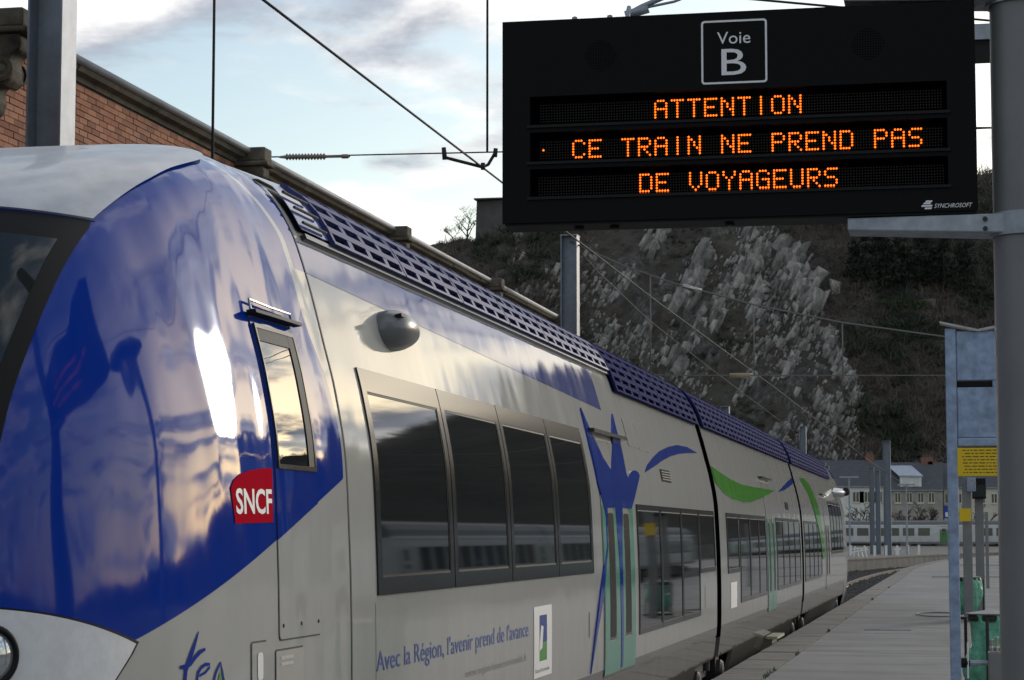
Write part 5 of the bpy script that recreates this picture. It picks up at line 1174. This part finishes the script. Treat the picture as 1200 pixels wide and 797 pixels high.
def hill_grid(x, y):
    i = np.clip(np.searchsorted(gx, x)-1, 0, len(gx)-2); j = np.clip(np.searchsorted(gy, y)-1, 0, len(gy)-2)
    u_ = np.clip((x-gx[i])/(gx[i+1]-gx[i]), 0, 1); v_ = np.clip((y-gy[j])/(gy[j+1]-gy[j]), 0, 1)
    return (Zh[j, i]*(1-u_)+Zh[j, i+1]*u_)*(1-v_)+(Zh[j+1, i]*(1-u_)+Zh[j+1, i+1]*u_)*v_
_T = np.arange(416, 760, .8)
def on_hill(px, py):
    d = ray(px, py); X = EYE.x+d.x/d.y*_T; Z = EYE.z+d.z/d.y*_T; hit_ = hill_grid(X, _T) > Z; k = int(np.argmax(hit_))
    return Vector((X[k], _T[k], Z[k])) if hit_[k] else None
# --- limestone slabs
M['rock'] = mat('limestone', (.48, .46, .42), .9, col2=(.15, .142, .13), vscale=.8, bump=.9, bscale=1.6, stretch=(1, 1, .5))
rk = random.Random(31); RV = []; RF = []
ico = bmesh.new(); bmesh.ops.create_icosphere(ico, subdivisions=2, radius=1); IV = [v.co.copy() for v in ico.verts]; IF = [tuple(v.index for v in f.verts) for f in ico.faces]; ico.free()
def rock(p, sx, sz, tilt, dz=0.):
    """angular slab: a jittered, chipped block leaning with the strata"""
    b = len(RV); ct, s_ = math.cos(tilt), math.sin(tilt); yw = rk.uniform(-.6, .6); cy_, sy_ = math.cos(yw), math.sin(yw)
    for (i, j, k_) in ((-1,-1,-1),(1,-1,-1),(1,1,-1),(-1,1,-1),(-1,-1,1),(1,-1,1),(1,1,1),(-1,1,1)):
        tp = rk.uniform(.45, 1.) if k_ > 0 else 1.
        x, y, z = i*sx*rk.uniform(.6, 1.1)*tp, j*sx*rk.uniform(.6, 1.1)*tp, k_*sz*rk.uniform(.65, 1.15)
        x, y = x*cy_-y*sy_, x*sy_+y*cy_
        RV.append((p.x+x*ct+z*s_, p.y+y, p.z-x*s_+z*ct+dz))
    RF.extend(tuple(b+i for i in f) for f in ((0,3,2),(0,2,1),(4,5,6),(4,6,7),(0,1,5),(0,5,4),(1,2,6),(1,6,5),(2,3,7),(2,7,6),(3,0,4),(3,4,7)))
lines_r = [((800, 362), (824, 298), 5), ((784, 367), (826, 296), 6), ((831, 380), (852, 336), 5), ((852, 340), (893, 296), 6), ((757, 293), (778, 266), 5), ((838, 360), (853, 330), 4), ((912, 292), (934, 346), 7), ((905, 318), (945, 352), 7), ((925, 300), (950, 365), 6), ((963, 378), (985, 440), 4), ((985, 430), (1004, 480), 4), ((720, 348), (742, 316), 4), ((703, 344), (716, 350), 3.5), ((870, 275), (890, 268), 5), ((780, 425), (800, 430), 6), ((806, 408), (822, 370), 4), ((880, 372), (893, 335), 5), ((950, 465), (992, 505), 3.5), ((860, 470), (880, 440), 3.5), ((920, 440), (940, 400), 3.5), ((740, 400), (760, 380), 3.5), ((690, 420), (720, 385), 3.2), ((895, 520), (930, 490), 3), ((640, 318), (655, 330), 3), ((610, 340), (650, 345), 2.6), ((968, 400), (975, 430), 4)]
for (a, b, s) in lines_r:
    L_ = math.hypot(b[0]-a[0], b[1]-a[1])
    for k in range(int(L_/s*.9)+2):                 # the bedrock ribs under the smaller slabs
        t = rk.random(); p = on_hill(a[0]+(b[0]-a[0])*t+rk.gauss(0, s*.5), a[1]+(b[1]-a[1])*t+rk.gauss(0, s*.5))
        if p is None: continue
        w_ = s*rk.uniform(1.2, 2.1)*p.y/FPX; rock(p, w_*rk.uniform(.7, 1.0), w_*rk.uniform(1.5, 2.4), rk.gauss(.46, .06), -w_*1.1)
    n_ = int(L_/s*2.6)+5
    for k in range(n_):
        t = rk.random(); px = a[0]+(b[0]-a[0])*t+rk.gauss(0, s*.7); py = a[1]+(b[1]-a[1])*t+rk.gauss(0, s*.7); p = on_hill(px, py)
        if p is None: continue
        w_ = s*rk.uniform(.4, 1.45)*p.y/FPX; rock(p, w_*rk.uniform(.5, 1.0), w_*rk.uniform(1.6, 3.8), rk.gauss(.44, .09), -w_*.3)
bound = pchip([262, 300, 350, 400, 450, 500, 545], [905, 948, 962, 975, 995, 1006, 1012])
k = 0; tries = 0
while k < 3600 and tries < 20000:
    tries += 1; px, py = rk.uniform(600, 1012), rk.uniform(262, 540)
    if px > bound(py)+rk.gauss(0, 6): continue
    dens = fbm(np.array([px*.018+py*.008]), np.array([py*.014-px*.004]), 4, 77)[0]
    wgt = (dens-.44)*7
    if px < 700: wgt *= .6
    if rk.random() > wgt: continue
    p = on_hill(px, py)
    if p is None: continue
    w_ = rk.choice((1., 1.3, 1.7, 2.3, 3.4))*p.y/FPX*rk.uniform(.6, 1.3); rock(p, w_*rk.uniform(.5, 1.0), w_*rk.uniform(1.5, 3.6), rk.gauss(.44, .10), -w_*.4); k += 1
def rock_mat(m):
    nt = m.node_tree; N = nt.nodes.new; L = nt.links.new; p = nt.nodes["Principled BSDF"]; src = p.inputs["Base Color"].links[0].from_socket
    g = N("ShaderNodeNewGeometry"); r = N("ShaderNodeMapRange"); r.inputs[3].default_value = .35; r.inputs[4].default_value = 1.0; L(g.outputs["Random Per Island"], r.inputs[0])
    mx = N("ShaderNodeMix"); mx.data_type = 'RGBA'; mx.blend_type = 'MULTIPLY'; mx.inputs[0].default_value = 1; L(src, mx.inputs[6]); L(r.outputs[0], mx.inputs[7]); L(mx.outputs[2], p.inputs["Base Color"])
rock_mat(M['rock'])
ro = link_mesh('limestone_outcrop', np_mesh('limestone_outcrop', np.array(RV), np.array(RF)), M['rock']); tag(ro, 'pale limestone slabs and boulders jutting from the cliff', 'rocks', kind='stuff')
# --- leafless scrub and evergreen brush over the slope
def tuft_mesh(pts, n_blades, rg, aspect=.07):
    V = []; F = []
    for (p, s) in pts:
        for j in range(n_blades):
            a = rg.uniform(0, 6.28); e = rg.uniform(.1, 1.4); d = Vector((math.cos(a)*math.cos(e), math.sin(a)*math.cos(e), math.sin(e))); c = Vector(p)+Vector((rg.gauss(0, .35), rg.gauss(0, .35), rg.uniform(0, .3)))*s; q = d.cross(Vector((rg.gauss(0, 1), rg.gauss(0, 1), rg.gauss(0, 1)))).normalized()*s*aspect; ln = s*rg.uniform(.5, 1.1); b = len(V)
            V += [c-q, c+q, c+d*ln+q*.4, c+d*ln-q*.4]; F.append((b, b+1, b+2, b+3))
    return np.array([tuple(v) for v in V]), np.array(F)
M['scrub'] = mat('winter_scrub', (.14, .115, .10), .95, col2=(.08, .07, .062), vscale=.15); M['evergreen'] = mat('evergreen_brush', (.042, .054, .03), .8, col2=(.028, .032, .022), vscale=.2)  # scrub tone lifted too, haze put into its colour
rg = random.Random(9); P1 = []; P2 = []
for _ in range(9000):
    px, py = rg.uniform(505, 1290), rg.uniform(225, 560); rockzone = 690 < px < bound(py)
    if rockzone and rg.random() < .55: continue
    p = on_hill(px, py)
    if p is None: continue
    s = rg.uniform(.8, 2.4)*(.65 if rockzone else 1.15); g_ = fbm(np.array([px*.02]), np.array([py*.02]), 3, 5)[0]
    (P2 if g_ > .56 and rg.random() < .8 else P1).append((p, s))
V, F = tuft_mesh(P1, 26, rg, .035); tag(link_mesh('scrub', np_mesh('scrub', V, F), M['scrub']), 'brown leafless winter scrub covering the hillside', 'scrub', kind='stuff')
V, F = tuft_mesh(P2, 34, rg, .05); tag(link_mesh('evergreen_brush', np_mesh('evergreen_brush', V, F), M['evergreen']), 'dark green ivy and brush patches on the hillside', 'brush', kind='stuff')
# trees along the rest of the ridge and the far wood to the right
P3 = []
for _ in range(2600):
    x = rg.uniform(-180, 520); y = rg.uniform(545, 575) if x < 120 else rg.uniform(430, 560); z = float(hill_grid(np.array([x]), np.array([y]))[0]); P3.append((Vector((x, y, z)), rg.uniform(1.5, 4.5) if x > -90 else rg.uniform(.8, 1.8)))
V, F = tuft_mesh(P3, 18, rg, .035); tag(link_mesh('ridge_scrub', np_mesh('ridge_scrub', V, F), M['scrub']), 'thin bare scrub along the ridge against the sky', 'scrub', kind='stuff')
# pines with visible trunks on the upper right slope
M['pine'] = mat('pine_needles', (.018, .025, .014), .8, col2=(.010, .013, .009), vscale=.3)
M['pinetrunk'] = mat('pine_trunk', (.045, .039, .034), .9)
pin = [(1001, 330, 8), (1014, 338, 11), (1029, 341, 12.5), (1034, 330, 12), (1043, 342, 9.5), (1056, 339, 13.5), (1061, 345, 10), (1078, 343, 14), (1084, 334, 11), (1099, 341, 9.5), (1106, 348, 12), (1127, 342, 10), (1136, 352, 12)]
PINE = ['%s pine from the left in the row of dark pines on the slope' % w for w in ('first', 'second', 'third', 'fourth', 'fifth', 'sixth', 'seventh', 'eighth', 'ninth', 'tenth', 'eleventh', 'twelfth', 'thirteenth')]
for i, (px, py, h) in enumerate(pin):
    p = on_hill(px, py)
    if p is None: continue
    rgp = random.Random(100+i); t_ = empty('pine_tree', p, PINE[i], 'tree', 'pines on the upper right slope')
    m = MB(); m.tube([p-Vector((0, 0, 1)), p+Vector((rgp.uniform(-.2, .2), 0, h*.5)), p+Vector((rgp.uniform(-.4, .4), 0, h))], [.15, .11, .04], 7); m.build('trunk', M['pinetrunk'], t_)
    pts = []
    for k in range(60):
        f = rgp.uniform(.12, 1.05); rr = (1.08-f)*h*.30+.35; a = rgp.uniform(0, 6.28); r0 = rr*math.sqrt(rgp.random()); pts.append((p+Vector((r0*math.cos(a), r0*math.sin(a), h*f)), rgp.uniform(.7, 1.5)))
    V, F = tuft_mesh(pts, 12, rgp, .13); link_mesh('crown', np_mesh('crown', V, F), M['pine'], t_)
# terrace wall and lawn below the pines, a small pale roof
p = on_hill(1050, 351); 
if p:
    m = MB(); m.box(p.x-7.5, p.x+8.5, p.y-1.2, p.y-.8, p.z-2., p.z-.1); tag(m.build('terrace_wall', M['concrete']), 'thin pale terrace wall below the pines on the slope', 'wall')
p = on_hill(1060, 358)
if p:
    P4 = [(Vector((p.x+rg.uniform(-6, 5), p.y-1.5+rg.uniform(-1, 1), p.z+rg.uniform(-1.2, .4))), .7) for _ in range(130)]
    V, F = tuft_mesh(P4, 14, rg, .15); tag(link_mesh('lawn', np_mesh('lawn', V, F), mat('lawn_green', (.05, .085, .022), .8)), 'small bright green grass bank under the terrace wall', 'grass', kind='stuff')
p = on_hill(980, 336)
if p:
    m = MB(); m.add([(p.x-.8, p.y-3, p.z+1.2), (p.x+.9, p.y-3, p.z+.3), (p.x+1.5, p.y, p.z+.9), (p.x-1.6, p.y, p.z+1.9), (p.x-.8, p.y-3, p.z-2), (p.x+.9, p.y-3, p.z-2), (p.x+1.5, p.y, p.z-2), (p.x-1.6, p.y, p.z-2)], [(0, 1, 2, 3), (4, 5, 1, 0), (5, 6, 2, 1), (7, 4, 0, 3)]); tag(m.build('hut', M['render_grey']), 'tiny pale hut roof on the slope right of the rocks', 'hut')
# fort on the crest
M['fort'] = mat('fort_stone', (.085, .082, .08), .9, var=.25, vscale=.4, bump=.5, bscale=1.)
a_ = at(561, 237, 556); b_ = at(640, 290, 556); ft = empty('fort', ((a_.x+b_.x)/2, 556, b_.z-6), 'grey stone fort wall on the crest left of the sign', 'fort')
m = MB(); m.add([(a_.x-.6, 553, b_.z-9), (a_.x+9, 551, b_.z-9), (a_.x+9, 575, b_.z-9), (a_.x-.6, 575, b_.z-9), (a_.x, 553.6, a_.z), (a_.x+9, 551.8, a_.z-.2), (a_.x+9, 575, a_.z-.2), (a_.x, 575, a_.z)], [(4, 5, 6, 7), (0, 1, 5, 4), (1, 2, 6, 5), (3, 0, 4, 7)]); m.build('bastion', M['fort'], ft)
m = MB(); m.box(a_.x+9.01, a_.x+60, 556, 562, b_.z-9, a_.z-2.2); m.build('curtain_wall', M['fort'], ft)
m = MB(); m.box(a_.x-.3, a_.x+9.3, 551.2, 575.2, a_.z+.003, a_.z+.35); m.build('parapet', M['fort'], ft)
p = on_hill(545, 288) or at(545, 288, 560)
bare_tree((p.x, p.y, p.z-1), 12, 5, 'bare tree against the bright sky left of the fort', 'bare trees on the crest', .9, 4, rmin=.022)
p = on_hill(531, 292) or at(531, 292, 560)
bare_tree((p.x, p.y, p.z-1), 8, 6, 'smaller bare tree farther left on the crest', 'bare trees on the crest', 1., 4, rmin=.022)
